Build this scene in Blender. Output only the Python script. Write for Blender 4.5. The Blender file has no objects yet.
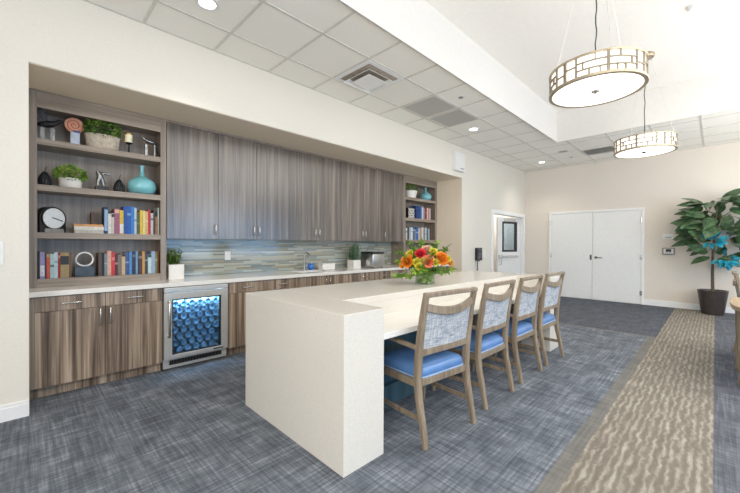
import bpy, bmesh, math, random
from mathutils import Vector, Matrix
R = math.radians
rng = random.Random(7)
S = bpy.context.scene
COL = S.collection

# ------------------------------------------------------------------ materials
def lin(c):
    return tuple((v/255/12.92 if v/255 <= .04045 else ((v/255+.055)/1.055)**2.4) for v in c)
def newmat(name):
    m = bpy.data.materials.new(name); m.use_nodes = True
    nt = m.node_tree
    for n in list(nt.nodes): nt.nodes.remove(n)
    out = nt.nodes.new('ShaderNodeOutputMaterial')
    b = nt.nodes.new('ShaderNodeBsdfPrincipled')
    nt.links.new(b.outputs[0], out.inputs[0])
    return m, nt, b, out
def coords(nt, scale=(1, 1, 1), rand=True, rot=(0, 0, 0)):
    tc = nt.nodes.new('ShaderNodeTexCoord')
    mp = nt.nodes.new('ShaderNodeMapping'); mp.inputs['Scale'].default_value = scale; mp.inputs['Rotation'].default_value = rot
    nt.links.new(tc.outputs['Object'], mp.inputs[0])
    if rand:
        oi = nt.nodes.new('ShaderNodeObjectInfo')
        ml = nt.nodes.new('ShaderNodeMath'); ml.operation = 'MULTIPLY'; ml.inputs[1].default_value = 37
        nt.links.new(oi.outputs['Random'], ml.inputs[0]); nt.links.new(ml.outputs[0], mp.inputs['Location'])
    return mp.outputs[0]
def noise(nt, vec, scale, detail=3, rough=.55, dist=0):
    n = nt.nodes.new('ShaderNodeTexNoise'); n.inputs['Scale'].default_value = scale
    n.inputs['Detail'].default_value = detail; n.inputs['Roughness'].default_value = rough; n.inputs['Distortion'].default_value = dist
    nt.links.new(vec, n.inputs['Vector']); return n.outputs[0]
def ramp(nt, fac, stops, const=False):
    r = nt.nodes.new('ShaderNodeValToRGB'); e = r.color_ramp.elements
    if const: r.color_ramp.interpolation = 'CONSTANT'
    while len(e) < len(stops): e.new(.5)
    for k, (p, c) in enumerate(stops):
        e[k].position = p; e[k].color = (*lin(c), 1)
    nt.links.new(fac, r.inputs[0]); return r.outputs[0]
def mixc(nt, fac, a, b, mode='MIX'):
    m = nt.nodes.new('ShaderNodeMix'); m.data_type = 'RGBA'; m.blend_type = mode
    for v, i in ((fac, 0), (a, 6), (b, 7)):
        if isinstance(v, (int, float)): m.inputs[i].default_value = v
        elif isinstance(v, tuple): m.inputs[i].default_value = (*lin(v), 1)
        else: nt.links.new(v, m.inputs[i])
    return m.outputs[2]
def bump(nt, b, h, strength=.2, dist=.002):
    n = nt.nodes.new('ShaderNodeBump'); n.inputs['Strength'].default_value = strength; n.inputs['Distance'].default_value = dist
    nt.links.new(h, n.inputs['Height']); nt.links.new(n.outputs[0], b.inputs['Normal'])
def M(name, c, rough=.5, metal=0, var=.08, scale=18, emit=0, coat=0, bmp=0):
    m, nt, b, out = newmat(name)
    v = coords(nt); n = noise(nt, v, scale)
    d = tuple(max(0, x*(1-var)) for x in c); l = tuple(min(255, x*(1+var)) for x in c)
    col = ramp(nt, n, [(.3, d), (.7, l)])
    nt.links.new(col, b.inputs['Base Color'])
    b.inputs['Roughness'].default_value = rough; b.inputs['Metallic'].default_value = metal
    if coat: b.inputs['Coat Weight'].default_value = coat; b.inputs['Coat Roughness'].default_value = .08
    if emit:
        nt.links.new(col, b.inputs['Emission Color']); b.inputs['Emission Strength'].default_value = emit
    if bmp: bump(nt, b, n, bmp)
    return m
def wood(name, stops, axis='z', rough=.4, f=13, l=.8, coat=0.0):
    m, nt, b, out = newmat(name)
    sc = {'z': (f, f, l), 'x': (l, f, f), 'y': (f, l, f)}[axis]
    v = coords(nt, sc)
    n1 = noise(nt, v, 1.0, 5, .62, .5)
    sc2 = {'z': (f*5, f*5, l*1.5), 'x': (l*1.5, f*5, f*5), 'y': (f*5, l*1.5, f*5)}[axis]
    v2 = coords(nt, sc2); n2 = noise(nt, v2, 1.0, 2, .5)
    mx = nt.nodes.new('ShaderNodeMath'); mx.operation = 'MULTIPLY_ADD'; mx.inputs[1].default_value = .42
    nt.links.new(n2, mx.inputs[0]); 
    sb = nt.nodes.new('ShaderNodeMath'); sb.operation = 'SUBTRACT'; sb.inputs[1].default_value = .21
    nt.links.new(n1, sb.inputs[0]); nt.links.new(sb.outputs[0], mx.inputs[2])
    col = ramp(nt, mx.outputs[0], stops)
    nt.links.new(col, b.inputs['Base Color']); b.inputs['Roughness'].default_value = rough
    if coat: b.inputs['Coat Weight'].default_value = coat; b.inputs['Coat Roughness'].default_value = .22; b.inputs['Coat IOR'].default_value = 1.5+.4*(coat > .5)
    bump(nt, b, mx.outputs[0], .08, .001)
    return m
def glass(name, tint=(235, 245, 248), refl=.12, rough=.02):
    m, nt, b, out = newmat(name); nt.nodes.remove(b)
    t = nt.nodes.new('ShaderNodeBsdfTransparent'); t.inputs[0].default_value = (*lin(tint), 1)
    g = nt.nodes.new('ShaderNodeBsdfGlossy'); g.inputs['Roughness'].default_value = rough
    lw = nt.nodes.new('ShaderNodeLayerWeight'); lw.inputs[0].default_value = .25
    ad = nt.nodes.new('ShaderNodeMath'); ad.operation = 'MULTIPLY_ADD'; ad.inputs[1].default_value = .25; ad.inputs[2].default_value = refl*.5; ad.use_clamp = True
    nt.links.new(lw.outputs['Facing'], ad.inputs[0])
    mx = nt.nodes.new('ShaderNodeMixShader')
    nt.links.new(ad.outputs[0], mx.inputs[0]); nt.links.new(t.outputs[0], mx.inputs[1]); nt.links.new(g.outputs[0], mx.inputs[2])
    nt.links.new(mx.outputs[0], out.inputs[0]); return m

def carpet(name, stops, fx=1.0, rough=.95):
    m, nt, b, out = newmat(name)
    va = coords(nt, (2.2, 60, 1), False); vb = coords(nt, (60, 2.2, 1), False); vc = coords(nt, (1, 1, 1), False)
    na = noise(nt, va, 1, 4, .6); nb = noise(nt, vb, 1, 4, .6); nc = noise(nt, vc, 5, 5, .7)
    ad = nt.nodes.new('ShaderNodeMath'); ad.operation = 'ADD'; nt.links.new(na, ad.inputs[0]); nt.links.new(nb, ad.inputs[1])
    md = nt.nodes.new('ShaderNodeMath'); md.operation = 'MULTIPLY_ADD'; md.inputs[1].default_value = .5
    nt.links.new(ad.outputs[0], md.inputs[0])
    sb = nt.nodes.new('ShaderNodeMath'); sb.operation = 'MULTIPLY_ADD'; sb.inputs[1].default_value = .55; sb.inputs[2].default_value = -.275
    nt.links.new(nc, sb.inputs[0]); nt.links.new(sb.outputs[0], md.inputs[2])
    col = ramp(nt, md.outputs[0], stops)
    nt.links.new(col, b.inputs['Base Color']); b.inputs['Roughness'].default_value = rough
    b.inputs['Specular IOR Level'].default_value = .25
    bump(nt, b, md.outputs[0], .4, .003)
    return m

wall_m = M('wall_paint', (229, 223, 211), .6, var=.012, scale=60)
wall_beige = M('beige_wall_paint', (226, 217, 204), .6, var=.012, scale=60)
soffit_m = M('niche_paint', (238, 224, 202), .6, var=.012, scale=60)
white_m = M('white_paint', (235, 235, 232), .45, var=.01)
trim_m = M('white_trim_paint', (240, 240, 238), .35, var=.01)
tile_m = M('ceiling_tile', (246, 243, 235), .9, var=.03, scale=220, bmp=.15)
tgrid_m = M('ceiling_grid_metal', (214, 211, 202), .5, var=.02)
tray_m = M('tray_paint', (240, 236, 229), .7, var=.008)
up_wood = wood('grey_zebra_laminate', [(.24, (52, 45, 40)), (.42, (84, 75, 67)), (.55, (112, 101, 91)), (.75, (148, 136, 124))], 'z', .36, 15, .5, .6)
base_wood = wood('brown_zebra_laminate', [(.27, (66, 54, 45)), (.4, (104, 88, 75)), (.52, (142, 124, 106)), (.68, (188, 170, 150))], 'z', .38, 15, .5, .15)
shelf_wood = wood('grey_shelf_laminate', [(.2, (112, 100, 88)), (.5, (150, 136, 121)), (.8, (182, 168, 150))], 'x', .4, 13, .6, .1)
stile_wood = wood('grey_stile_laminate', [(.2, (108, 97, 86)), (.5, (142, 129, 116)), (.8, (172, 159, 144))], 'z', .4, 16, .6, .1)
back_wood = wood('niche_back_laminate', [(.2, (122, 110, 100)), (.5, (156, 144, 132)), (.8, (186, 174, 160))], 'z', .4, 12, .6, .1)
chair_wood = wood('weathered_chair_oak', [(.2, (104, 90, 74)), (.5, (138, 123, 103)), (.8, (166, 150, 129))], 'z', .4, 30, 2.5, .1)
table_wood = wood('tan_table_wood', [(.2, (136, 114, 88)), (.5, (168, 146, 118)), (.8, (194, 174, 146))], 'x', .4, 10, 1.0)
quartz = M('cream_quartz', (221, 216, 206), .22, var=.035, scale=160)
quartz_top = M('white_quartz', (236, 233, 226), .14, var=.02, scale=140)
steel = M('brushed_steel', (214, 213, 209), .36, .6, var=.015, scale=40)
dsteel = M('dark_steel', (110, 110, 110), .35, 1, var=.05)
nickel = M('satin_nickel', (206, 204, 198), .25, 1, var=.03)
bronze = M('champagne_metal', (176, 164, 142), .4, .7, var=.05)
black_m = M('black_plastic', (28, 28, 30), .4, var=.15)
char_m = M('charcoal', (52, 52, 54), .5, var=.1)
carpet_a = carpet('blue_grey_woven_carpet', [(.3, (70, 75, 83)), (.45, (94, 100, 108)), (.56, (117, 123, 131)), (.72, (158, 163, 170))])
carpet_d = carpet('charcoal_woven_carpet', [(.3, (66, 69, 76)), (.5, (86, 90, 98)), (.7, (110, 114, 122))])
carpet_e = carpet('dark_grey_woven_carpet', [(.3, (68, 71, 77)), (.5, (94, 97, 104)), (.7, (130, 133, 140))])
border_m = carpet('grey_border_carpet', [(.3, (98, 97, 94)), (.5, (116, 114, 110)), (.7, (132, 130, 126))])
# wavy runner
def runner_mat():
    m, nt, b, out = newmat('wavy_taupe_carpet')
    v = coords(nt, (1, 1, 1), False)
    n = noise(nt, coords(nt, (5.5, 8, 1), False), 1.6, 3, .55)
    sep = nt.nodes.new('ShaderNodeSeparateXYZ'); nt.links.new(v, sep.inputs[0])
    a = nt.nodes.new('ShaderNodeMath'); a.operation = 'MULTIPLY_ADD'; a.inputs[1].default_value = .075
    nt.links.new(n, a.inputs[0]); nt.links.new(sep.outputs[1], a.inputs[2])
    s = nt.nodes.new('ShaderNodeMath'); s.operation = 'MULTIPLY'; s.inputs[1].default_value = 2*math.pi/.043
    nt.links.new(a.outputs[0], s.inputs[0])
    si = nt.nodes.new('ShaderNodeMath'); si.operation = 'SINE'; nt.links.new(s.outputs[0], si.inputs[0])
    n2 = noise(nt, coords(nt, (5, 26, 1), False), 1.0, 3, .6)
    k = nt.nodes.new('ShaderNodeMath'); k.operation = 'MULTIPLY_ADD'; k.inputs[1].default_value = .16
    nt.links.new(si.outputs[0], k.inputs[0]); nt.links.new(n2, k.inputs[2])
    n3 = noise(nt, v, 260, 2)
    k2 = nt.nodes.new('ShaderNodeMath'); k2.operation = 'MULTIPLY_ADD'; k2.inputs[1].default_value = .3
    nt.links.new(n3, k2.inputs[0]); nt.links.new(k.outputs[0], k2.inputs[2])
    col = ramp(nt, k2.outputs[0], [(.36, (116, 109, 99)), (.64, (130, 123, 112)), (.82, (154, 147, 135)), (1.0, (174, 168, 156))])
    nt.links.new(col, b.inputs['Base Color']); b.inputs['Roughness'].default_value = .95
    b.inputs['Specular IOR Level'].default_value = .2
    bump(nt, b, k2.outputs[0], .4, .003)
    return m
runner_m = runner_mat()
def splash_mat():
    m, nt, b, out = newmat('glass_mosaic_tile')
    tc = nt.nodes.new('ShaderNodeTexCoord'); sep = nt.nodes.new('ShaderNodeSeparateXYZ'); cmb = nt.nodes.new('ShaderNodeCombineXYZ')
    nt.links.new(tc.outputs['Object'], sep.inputs[0]); nt.links.new(sep.outputs[0], cmb.inputs[0]); nt.links.new(sep.outputs[2], cmb.inputs[1])
    def br(off, w, h):
        t = nt.nodes.new('ShaderNodeTexBrick'); t.offset = .37; t.offset_frequency = 3; t.squash = 1.4; t.squash_frequency = 2
        t.inputs['Color1'].default_value = (0, 0, 0, 1); t.inputs['Color2'].default_value = (1, 1, 1, 1); t.inputs['Mortar'].default_value = (.5, .5, .5, 1)
        t.inputs['Scale'].default_value = 1; t.inputs['Mortar Size'].default_value = .0012; t.inputs['Brick Width'].default_value = w; t.inputs['Row Height'].default_value = h
        nt.links.new(cmb.outputs[0], t.inputs['Vector']); return t
    t = br(0, .27, .0215)
    col = ramp(nt, t.outputs['Color'], [(0, (132, 140, 134)), (.16, (176, 178, 164)), (.3, (150, 158, 150)), (.42, (186, 184, 168)), (.55, (138, 150, 148)), (.66, (164, 158, 136)), (.78, (180, 186, 176)), (.9, (146, 142, 124))], True)
    c2 = mixc(nt, t.outputs['Fac'], col, (170, 172, 166))
    nt.links.new(c2, b.inputs['Base Color']); b.inputs['Roughness'].default_value = .12
    b.inputs['Coat Weight'].default_value = .5; b.inputs['Coat Roughness'].default_value = .05
    inv = nt.nodes.new('ShaderNodeMath'); inv.operation = 'SUBTRACT'; inv.inputs[0].default_value = 1; nt.links.new(t.outputs['Fac'], inv.inputs[1])
    bump(nt, b, inv.outputs[0], .3, .002)
    return m
splash_m = splash_mat()
def weave_mat():
    m, nt, b, out = newmat('blue_white_woven_fabric')
    va = coords(nt, (230, 1, 16), False); vb = coords(nt, (16, 1, 230), False)
    na = noise(nt, va, 1, 2); nb = noise(nt, vb, 1, 2)
    ad = nt.nodes.new('ShaderNodeMath'); ad.operation = 'ADD'; nt.links.new(na, ad.inputs[0]); nt.links.new(nb, ad.inputs[1])
    hf = nt.nodes.new('ShaderNodeMath'); hf.operation = 'MULTIPLY'; hf.inputs[1].default_value = .5; nt.links.new(ad.outputs[0], hf.inputs[0])
    col = ramp(nt, hf.outputs[0], [(.34, (104, 114, 130)), (.45, (150, 158, 168)), (.53, (180, 184, 187)), (.66, (214, 213, 208))])
    nt.links.new(col, b.inputs['Base Color']); b.inputs['Roughness'].default_value = .85
    bump(nt, b, hf.outputs[0], .4, .003); return m
weave_m = weave_mat()
blue_vinyl = M('blue_vinyl', (88, 128, 180), .3, var=.05, scale=8, coat=.3)
cream_vinyl = M('cream_vinyl', (232, 228, 218), .4, var=.03)
welt_m = M('light_blue_piping', (150, 178, 214), .4, var=.05)
body_m = wood('slate_teal_panel', [(.2, (52, 76, 86)), (.5, (72, 100, 110)), (.8, (96, 124, 132))], 'z', .4, 12, .7)
lattice_m = M('lattice_metal', (138, 128, 112), .5, .3, var=.05)
glow_m = M('lamp_diffuser', (255, 249, 238), .5, var=.0, emit=1.6)
glow2_m = M('lamp_side_glass', (255, 250, 240), .5, var=.0, emit=1.0)
dl_m = M('downlight_lens', (255, 250, 240), .5, var=.0, emit=9)
leaf_m = None
def leafmat(name, c1, c2, rough=.45):
    m, nt, b, out = newmat(name)
    v = coords(nt); n = noise(nt, v, 14, 3)
    nt.links.new(ramp(nt, n, [(.35, c1), (.65, c2)]), b.inputs['Base Color']); b.inputs['Roughness'].default_value = rough
    return m
box_leaf = leafmat('boxwood_leaf', (58, 92, 34), (126, 158, 62))
bright_leaf = leafmat('bright_leaf', (84, 128, 40), (162, 192, 76))
fig_leaf = leafmat('fig_leaf', (44, 66, 46), (86, 118, 76), .35)
teal_leaf = leafmat('teal_leaf', (14, 120, 146), (60, 176, 196), .35)
grass_leaf = leafmat('grass_leaf', (54, 88, 62), (110, 140, 98))
stem_m = M('green_stem', (96, 128, 58), .5)
bark_m = M('bark', (92, 78, 62), .8, var=.2, scale=40, bmp=.4)
soil_m = M('soil', (54, 44, 36), .95, var=.3, scale=60, bmp=.6)
pot_m = M('dark_bronze_pot', (78, 70, 66), .35, .3, var=.08)
concrete_m = M('washed_stone_pot', (196, 184, 166), .8, var=.1, scale=30, bmp=.2)
whitepot_m = M('white_ceramic', (238, 234, 226), .35, var=.02)
teal_m = M('teal_glaze', (128, 196, 204), .25, var=.06, scale=6, coat=.5)
paper_m = M('paper', (236, 230, 214), .8, var=.05, scale=90)
water_m = glass('vase_glass', (246, 250, 247), .09)
pane_m = glass('cooler_glass', (214, 228, 240), .1)

# ------------------------------------------------------------------ mesh helpers
def box(bm, x0, x1, y0, y1, z0, z1, bev=0, mat=None, seg=2):
    r = bmesh.ops.create_cube(bm, size=1)
    for v in r['verts']:
        v.co = Vector(((x0+x1)/2+v.co.x*(x1-x0), (y0+y1)/2+v.co.y*(y1-y0), (z0+z1)/2+v.co.z*(z1-z0)))
        if mat is not None: v.co = mat @ v.co
    if bev:
        es = list({e for v in r['verts'] for e in v.link_edges})
        bmesh.ops.bevel(bm, geom=es, offset=bev, segments=seg, affect='EDGES', profile=.5)
def lathe(bm, prof, n=24, c=(0, 0, 0), mat=None, sx=1, sy=1):
    rings = []
    for r, z in prof:
        if r < 1e-5:
            p = Vector((c[0], c[1], c[2]+z)); rings.append([bm.verts.new(mat @ p if mat else p)])
        else:
            L = []
            for k in range(n):
                a = 2*math.pi*k/n
                p = Vector((c[0]+r*sx*math.cos(a), c[1]+r*sy*math.sin(a), c[2]+z)); L.append(bm.verts.new(mat @ p if mat else p))
            rings.append(L)
    for A, B in zip(rings, rings[1:]):
        if len(A) == 1 and len(B) == 1: continue
        for k in range(n):
            k2 = (k+1) % n
            if len(A) == 1: bm.faces.new((A[0], B[k2], B[k]))
            elif len(B) == 1: bm.faces.new((A[k], A[k2], B[0]))
            else: bm.faces.new((A[k], A[k2], B[k2], B[k]))
    if len(rings[0]) > 1: bm.faces.new(rings[0][::-1])
    if len(rings[-1]) > 1: bm.faces.new(rings[-1])
def frames(pts):
    P = [Vector(p) for p in pts]; T = []
    for i in range(len(P)):
        t = P[min(i+1, len(P)-1)]-P[max(i-1, 0)]; T.append(t.normalized())
    return P, T
def tube(bm, pts, r, n=8):
    P, T = frames(pts); rr = r if isinstance(r, (list, tuple)) else [r]*len(P)
    up = Vector((0, 0, 1)) if abs(T[0].z) < .9 else Vector((1, 0, 0))
    rings = []
    for p, t, q in zip(P, T, rr):
        s = t.cross(up)
        if s.length < 1e-4: s = t.cross(Vector((0, 1, 0)))
        s.normalize(); u = s.cross(t).normalized(); up = u
        rings.append([bm.verts.new(p+q*(math.cos(2*math.pi*k/n)*s+math.sin(2*math.pi*k/n)*u)) for k in range(n)])
    for A, B in zip(rings, rings[1:]):
        for k in range(n): bm.faces.new((A[k], A[(k+1) % n], B[(k+1) % n], B[k]))
    bm.faces.new(rings[0][::-1]); bm.faces.new(rings[-1])
def sweep(bm, pts, w, h, ref=(1, 0, 0)):
    """rectangular section; w along ref, h across"""
    P, T = frames(pts); n = len(P)
    W = w if isinstance(w, (list, tuple)) else [w]*n; H = h if isinstance(h, (list, tuple)) else [h]*n
    rf = Vector(ref); rings = []
    for p, t, a, b in zip(P, T, W, H):
        s = (rf-t*rf.dot(t)).normalized(); u = t.cross(s).normalized(); c = min(a, b)*.18
        pp = []
        for sa, sb in ((1, 1), (-1, 1), (-1, -1), (1, -1)):
            # chamfered corners
            if sa*sb > 0: pp += [(sa*(a/2), sb*(b/2-c)), (sa*(a/2-c), sb*(b/2))]
            else: pp += [(sa*(a/2-c), sb*(b/2)), (sa*(a/2), sb*(b/2-c))]
        rings.append([bm.verts.new(p+s*x+u*y) for x, y in pp])
    m = 8
    for A, B in zip(rings, rings[1:]):
        for k in range(m): bm.faces.new((A[k], A[(k+1) % m], B[(k+1) % m], B[k]))
    bm.faces.new(rings[0][::-1]); bm.faces.new(rings[-1])
def arcbox(bm, r0, r1, a0, a1, z0, z1, n=6, c=(0, 0)):
    L = []
    for k in range(n+1):
        a = a0+(a1-a0)*k/n; ca, sa = math.cos(a), math.sin(a)
        L.append([bm.verts.new((c[0]+r*ca, c[1]+r*sa, z)) for r, z in ((r0, z0), (r1, z0), (r1, z1), (r0, z1))])
    for A, B in zip(L, L[1:]):
        for k in range(4): bm.faces.new((A[k], A[(k+1) % 4], B[(k+1) % 4], B[k]))
    if abs(a1-a0) < 2*math.pi-1e-3:
        bm.faces.new(L[0][::-1]); bm.faces.new(L[-1])
def leaf(bm, p, d, L, W, droop=.3, nrm=(0, 0, 1), n=4, fold=.15):
    p = Vector(p); d = Vector(d).normalized(); up = Vector(nrm)
    s = d.cross(up)
    if s.length < 1e-3: s = d.cross(Vector((1, 0, 0)))
    s.normalize(); u = s.cross(d).normalized()
    rows = []
    for k in range(n+1):
        t = k/n; w = W*.5*math.sin(math.pi*min(1, .06+.94*t**.85))**.8 if 0 < k < n else W*.03
        c = p+d*(L*t)-u*(droop*L*t*t)
        rows.append([bm.verts.new(c-s*w+u*(fold*w)), bm.verts.new(c), bm.verts.new(c+s*w+u*(fold*w))])
    for A, B in zip(rows, rows[1:]):
        for k in range(2): bm.faces.new((A[k], A[k+1], B[k+1], B[k]))
def rdir(r=rng):
    while True:
        v = Vector((r.uniform(-1, 1), r.uniform(-1, 1), r.uniform(-1, 1)))
        if .05 < v.length < 1: return v.normalized()
def obj(name, bm, m, parent=None, loc=None, smooth=None):
    bmesh.ops.recalc_face_normals(bm, faces=bm.faces[:])
    me = bpy.data.meshes.new(name); bm.to_mesh(me); bm.free()
    if smooth:
        me.shade_smooth(); me.set_sharp_from_angle(angle=R(smooth))
    me.materials.append(m)
    o = bpy.data.objects.new(name, me); COL.objects.link(o)
    if parent: o.parent = parent
    if loc: o.location = loc
    return o
def tag(o, label, cat, group=None):
    o['label'] = label; o['category'] = cat
    if group: o['group'] = group
    return o
def thing(name, label, cat, loc=(0, 0, 0), rotz=0, group=None):
    o = bpy.data.objects.new(name, None); COL.objects.link(o); o.empty_display_size = .1
    o.location = loc; o.rotation_euler = (0, 0, rotz)
    return tag(o, label, cat, group)
def struct(name, bm, m, parent=None):
    o = obj(name, bm, m, parent)
    if not parent: o['kind'] = 'structure'
    return o
def B(): return bmesh.new()
def b1(*a, **k):
    bm = B(); box(bm, *a, **k); return bm
def dup(root, loc=None, rotz=None, label=None, group=None):
    def cp(o, par):
        c = o.copy(); COL.objects.link(c)
        if par: c.parent = par
        for ch in list(o.children): cp(ch, c)
        return c
    r = cp(root, None)
    if loc: r.location = loc
    if rotz is not None: r.rotation_euler = (0, 0, rotz)
    if label: r['label'] = label
    if group: r['group'] = group
    return r

# ------------------------------------------------------------------ room shell
WY, BY, FX, CZ, TZ = 3.697, 4.64, 9.7255, 3.317, 3.865
AX0, AX1, AZ = .033, 6.39, 2.688           # niche
bm = B(); box(bm, -4, FX+.2, -5, 6.2, -.12, -.02); struct('floor', bm, M('subfloor', (90, 90, 92), .9))
def rug(name, x0, x1, y0, y1, m): struct(name, b1(x0, x1, y0, y1, -.02, 0), m)
rug('floor_island_carpet', -4, 6.34, .675, 6.2, carpet_a)
rug('floor_border_carpet', -4, 6.40, .59, .675, border_m)
struct('floor_cross_border_carpet', b1(6.34, 6.40, .675, 6.2, -.02, 0), border_m)
rug('floor_far_carpet', 6.40, FX, .59, 6.2, carpet_d)
rug('floor_runner_carpet', -4, FX, 0, .59, runner_m)
rug('floor_dining_carpet', -4, FX, -5, 0, carpet_e)
DX0, DX1, DZ = 7.80, 9.60, 2.06
bm = B()
box(bm, -4, AX0, WY, 4.8, 0, CZ)
box(bm, AX0, AX1, WY, 4.8, AZ, CZ)
box(bm, AX1, DX0, WY, 4.8, 0, CZ)
box(bm, DX0, DX1, WY, WY+.14, DZ, CZ)
box(bm, DX1, FX, WY, WY+.14, 0, CZ)
struct('wall_left', bm, wall_m)
struct('wall_niche', b1(AX0, AX1, BY, 4.8, 0, AZ), soffit_m)
bm = B(); box(bm, AX0, AX1, WY+.012, 4.305, AZ-.004, AZ); box(bm, AX1-.004, AX1, WY+.012, BY, 0, AZ-.004); box(bm, AX0, AX0+.002, WY+.012, BY, 0, AZ-.004)
struct('wall_niche_lining', bm, soffit_m)
bm = B()
box(bm, FX, FX+.2, -5, 6.2, 0, TZ+.1)
struct('wall_far', bm, wall_beige)
# corridor behind side door
bm = B(); box(bm, DX0-.04, FX, 5.6, 5.7, 0, 2.7); box(bm, DX0-.06, DX0-.04, 4.8, 5.7, 0, 2.7)
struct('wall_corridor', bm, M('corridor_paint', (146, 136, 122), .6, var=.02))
struct('ceiling_corridor', b1(DX0-.06, FX, WY+.14, 5.7, 2.7, 2.78), white_m)
# ceiling
TY, TX = 2.17, 7.25
bm = B(); box(bm, -4, FX, TY, WY, CZ, TZ+.1); box(bm, TX, FX, -5, TY, CZ, TZ+.1)
struct('ceiling', bm, tile_m)
struct('ceiling_tray', b1(-4, TX, -5, TY, TZ, TZ+.1), tray_m)
bm = B(); box(bm, -4, TX-.006, TY-.006, TY, CZ-.03, TZ); box(bm, TX-.006, TX, -5, TY-.006, CZ-.03, TZ)
struct('trim_1', bm, M('tray_side_dimmed', (222, 219, 213), .7, var=.008))  # tray paint darkened on the side faces to offset the strong light there
bm = B(); box(bm, -4, FX, -5.2, -5, 2.36, TZ+.1)
for x in (-4, -.9, 2.3, 5.5, 8.7): box(bm, x, x+.35, -5.2, -5, 0, 2.36)
box(bm, -4, FX, -5.2, -5, 0, .5); struct('wall_right_unseen', bm, M('reflection_dimming_brown', (112, 100, 88), .7, var=.03))  # unseen wall, added and coloured dark to dim reflections in the cabinet doors
bm = B()
gx = [.78+.62*k for k in range(-7, 15)]; gy = [3.275-.62*k for k in range(14)]
for x in gx:
    if x < FX: box(bm, x-.012, x+.012, TY if x < TX else -5, WY, CZ-.006, CZ)
for y in gy:
    if y > TY: box(bm, -4, FX, y-.012, y+.012, CZ-.0055, CZ)
    elif y > -5: box(bm, TX, FX, y-.012, y+.012, CZ-.0055, CZ)
box(bm, -4, TX+.03, TY, TY+.03, CZ-.007, CZ); box(bm, TX, TX+.03, -5, TY, CZ-.007, CZ)
box(bm, -4, FX, WY-.022, WY, CZ-.007, CZ); box(bm, FX-.022, FX, -5, WY, CZ-.007, CZ)
struct('trim_2', bm, tgrid_m)
# baseboards
bm = B(); box(bm, -4, AX0, WY-.014, WY, 0, .095); box(bm, -4, AX0, WY-.011, WY, .095, .12); struct('baseboard_left', bm, trim_m)
bm = B(); box(bm, AX1, DX0-.09, WY-.014, WY, 0, .12); struct('baseboard_left_end', bm, trim_m)
bm = B(); box(bm, FX-.014, FX, -5, 1.115, 0, .12); box(bm, FX-.014, FX, 3.08, WY, 0, .12); struct('baseboard_far', bm, trim_m)

# side doorway (door_1)
bm = B()
box(bm, DX0-.085, DX0+.005, WY-.02, WY+.15, 0, DZ+.085, bev=.004); box(bm, DX1-.005, DX1+.085, WY-.02, WY+.15, 0, DZ+.085, bev=.004); box(bm, DX0+.005, DX1-.005, WY-.02, WY+.15, DZ-.005, DZ+.085, bev=.004)
struct('door_1_frame', bm, trim_m)
d1 = bpy.data.objects.new('door_1', None); COL.objects.link(d1); d1['kind'] = 'structure'
d1.location = (DX1-.02, WY+.09, 0); d1.rotation_euler = (0, 0, R(180-15))
W1 = .9; D1H = DZ-.02     # leaf along local +x from hinge, local y thickness
bm = B(); wx0, wx1, wz0, wz1 = .17, .70, 1.16, 1.90
box(bm, 0, wx0, -.022, .022, .01, D1H); box(bm, wx1, W1, -.022, .022, .01, D1H); box(bm, wx0, wx1, -.022, .022, .01, wz0); box(bm, wx0, wx1, -.022, .022, wz1, D1H)
obj('door_leaf', bm, white_m, d1)
bm = B()
for a in ((wx0-.03, wx0+.02, wz0-.03, wz1+.03), (wx1-.02, wx1+.03, wz0-.03, wz1+.03), (wx0, wx1, wz0-.03, wz0+.02), (wx0, wx1, wz1-.02, wz1+.03)):
    box(bm, a[0], a[1], -.03, .03, a[2], a[3])
obj('window_frame', bm, char_m, d1); obj('window_pane', b1(wx0, wx1, -.004, .004, wz0, wz1), pane_m, d1)
bm = B(); box(bm, .15, .75, .022, .075, .98, 1.04, bev=.006); box(bm, .75, .88, .022, .06, .96, 1.06, bev=.006); obj('push_bar', bm, steel, d1)
bm = B(); tube(bm, [(.84, .022, .98), (.84, .09, .98), (.84, .09, .80), (.84, .022, .80)], .012); obj('pull_handle', bm, nickel, d1)
bm = B(); box(bm, .28, .66, .022, .09, 1.925, 2.015, bev=.008); sweep(bm, [(.5, .07, 1.99), (.2, .14, 2.02), (.02, .09, 2.03)], .025, .012, (0, 0, 1)); obj('door_closer', bm, steel, d1)
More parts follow.
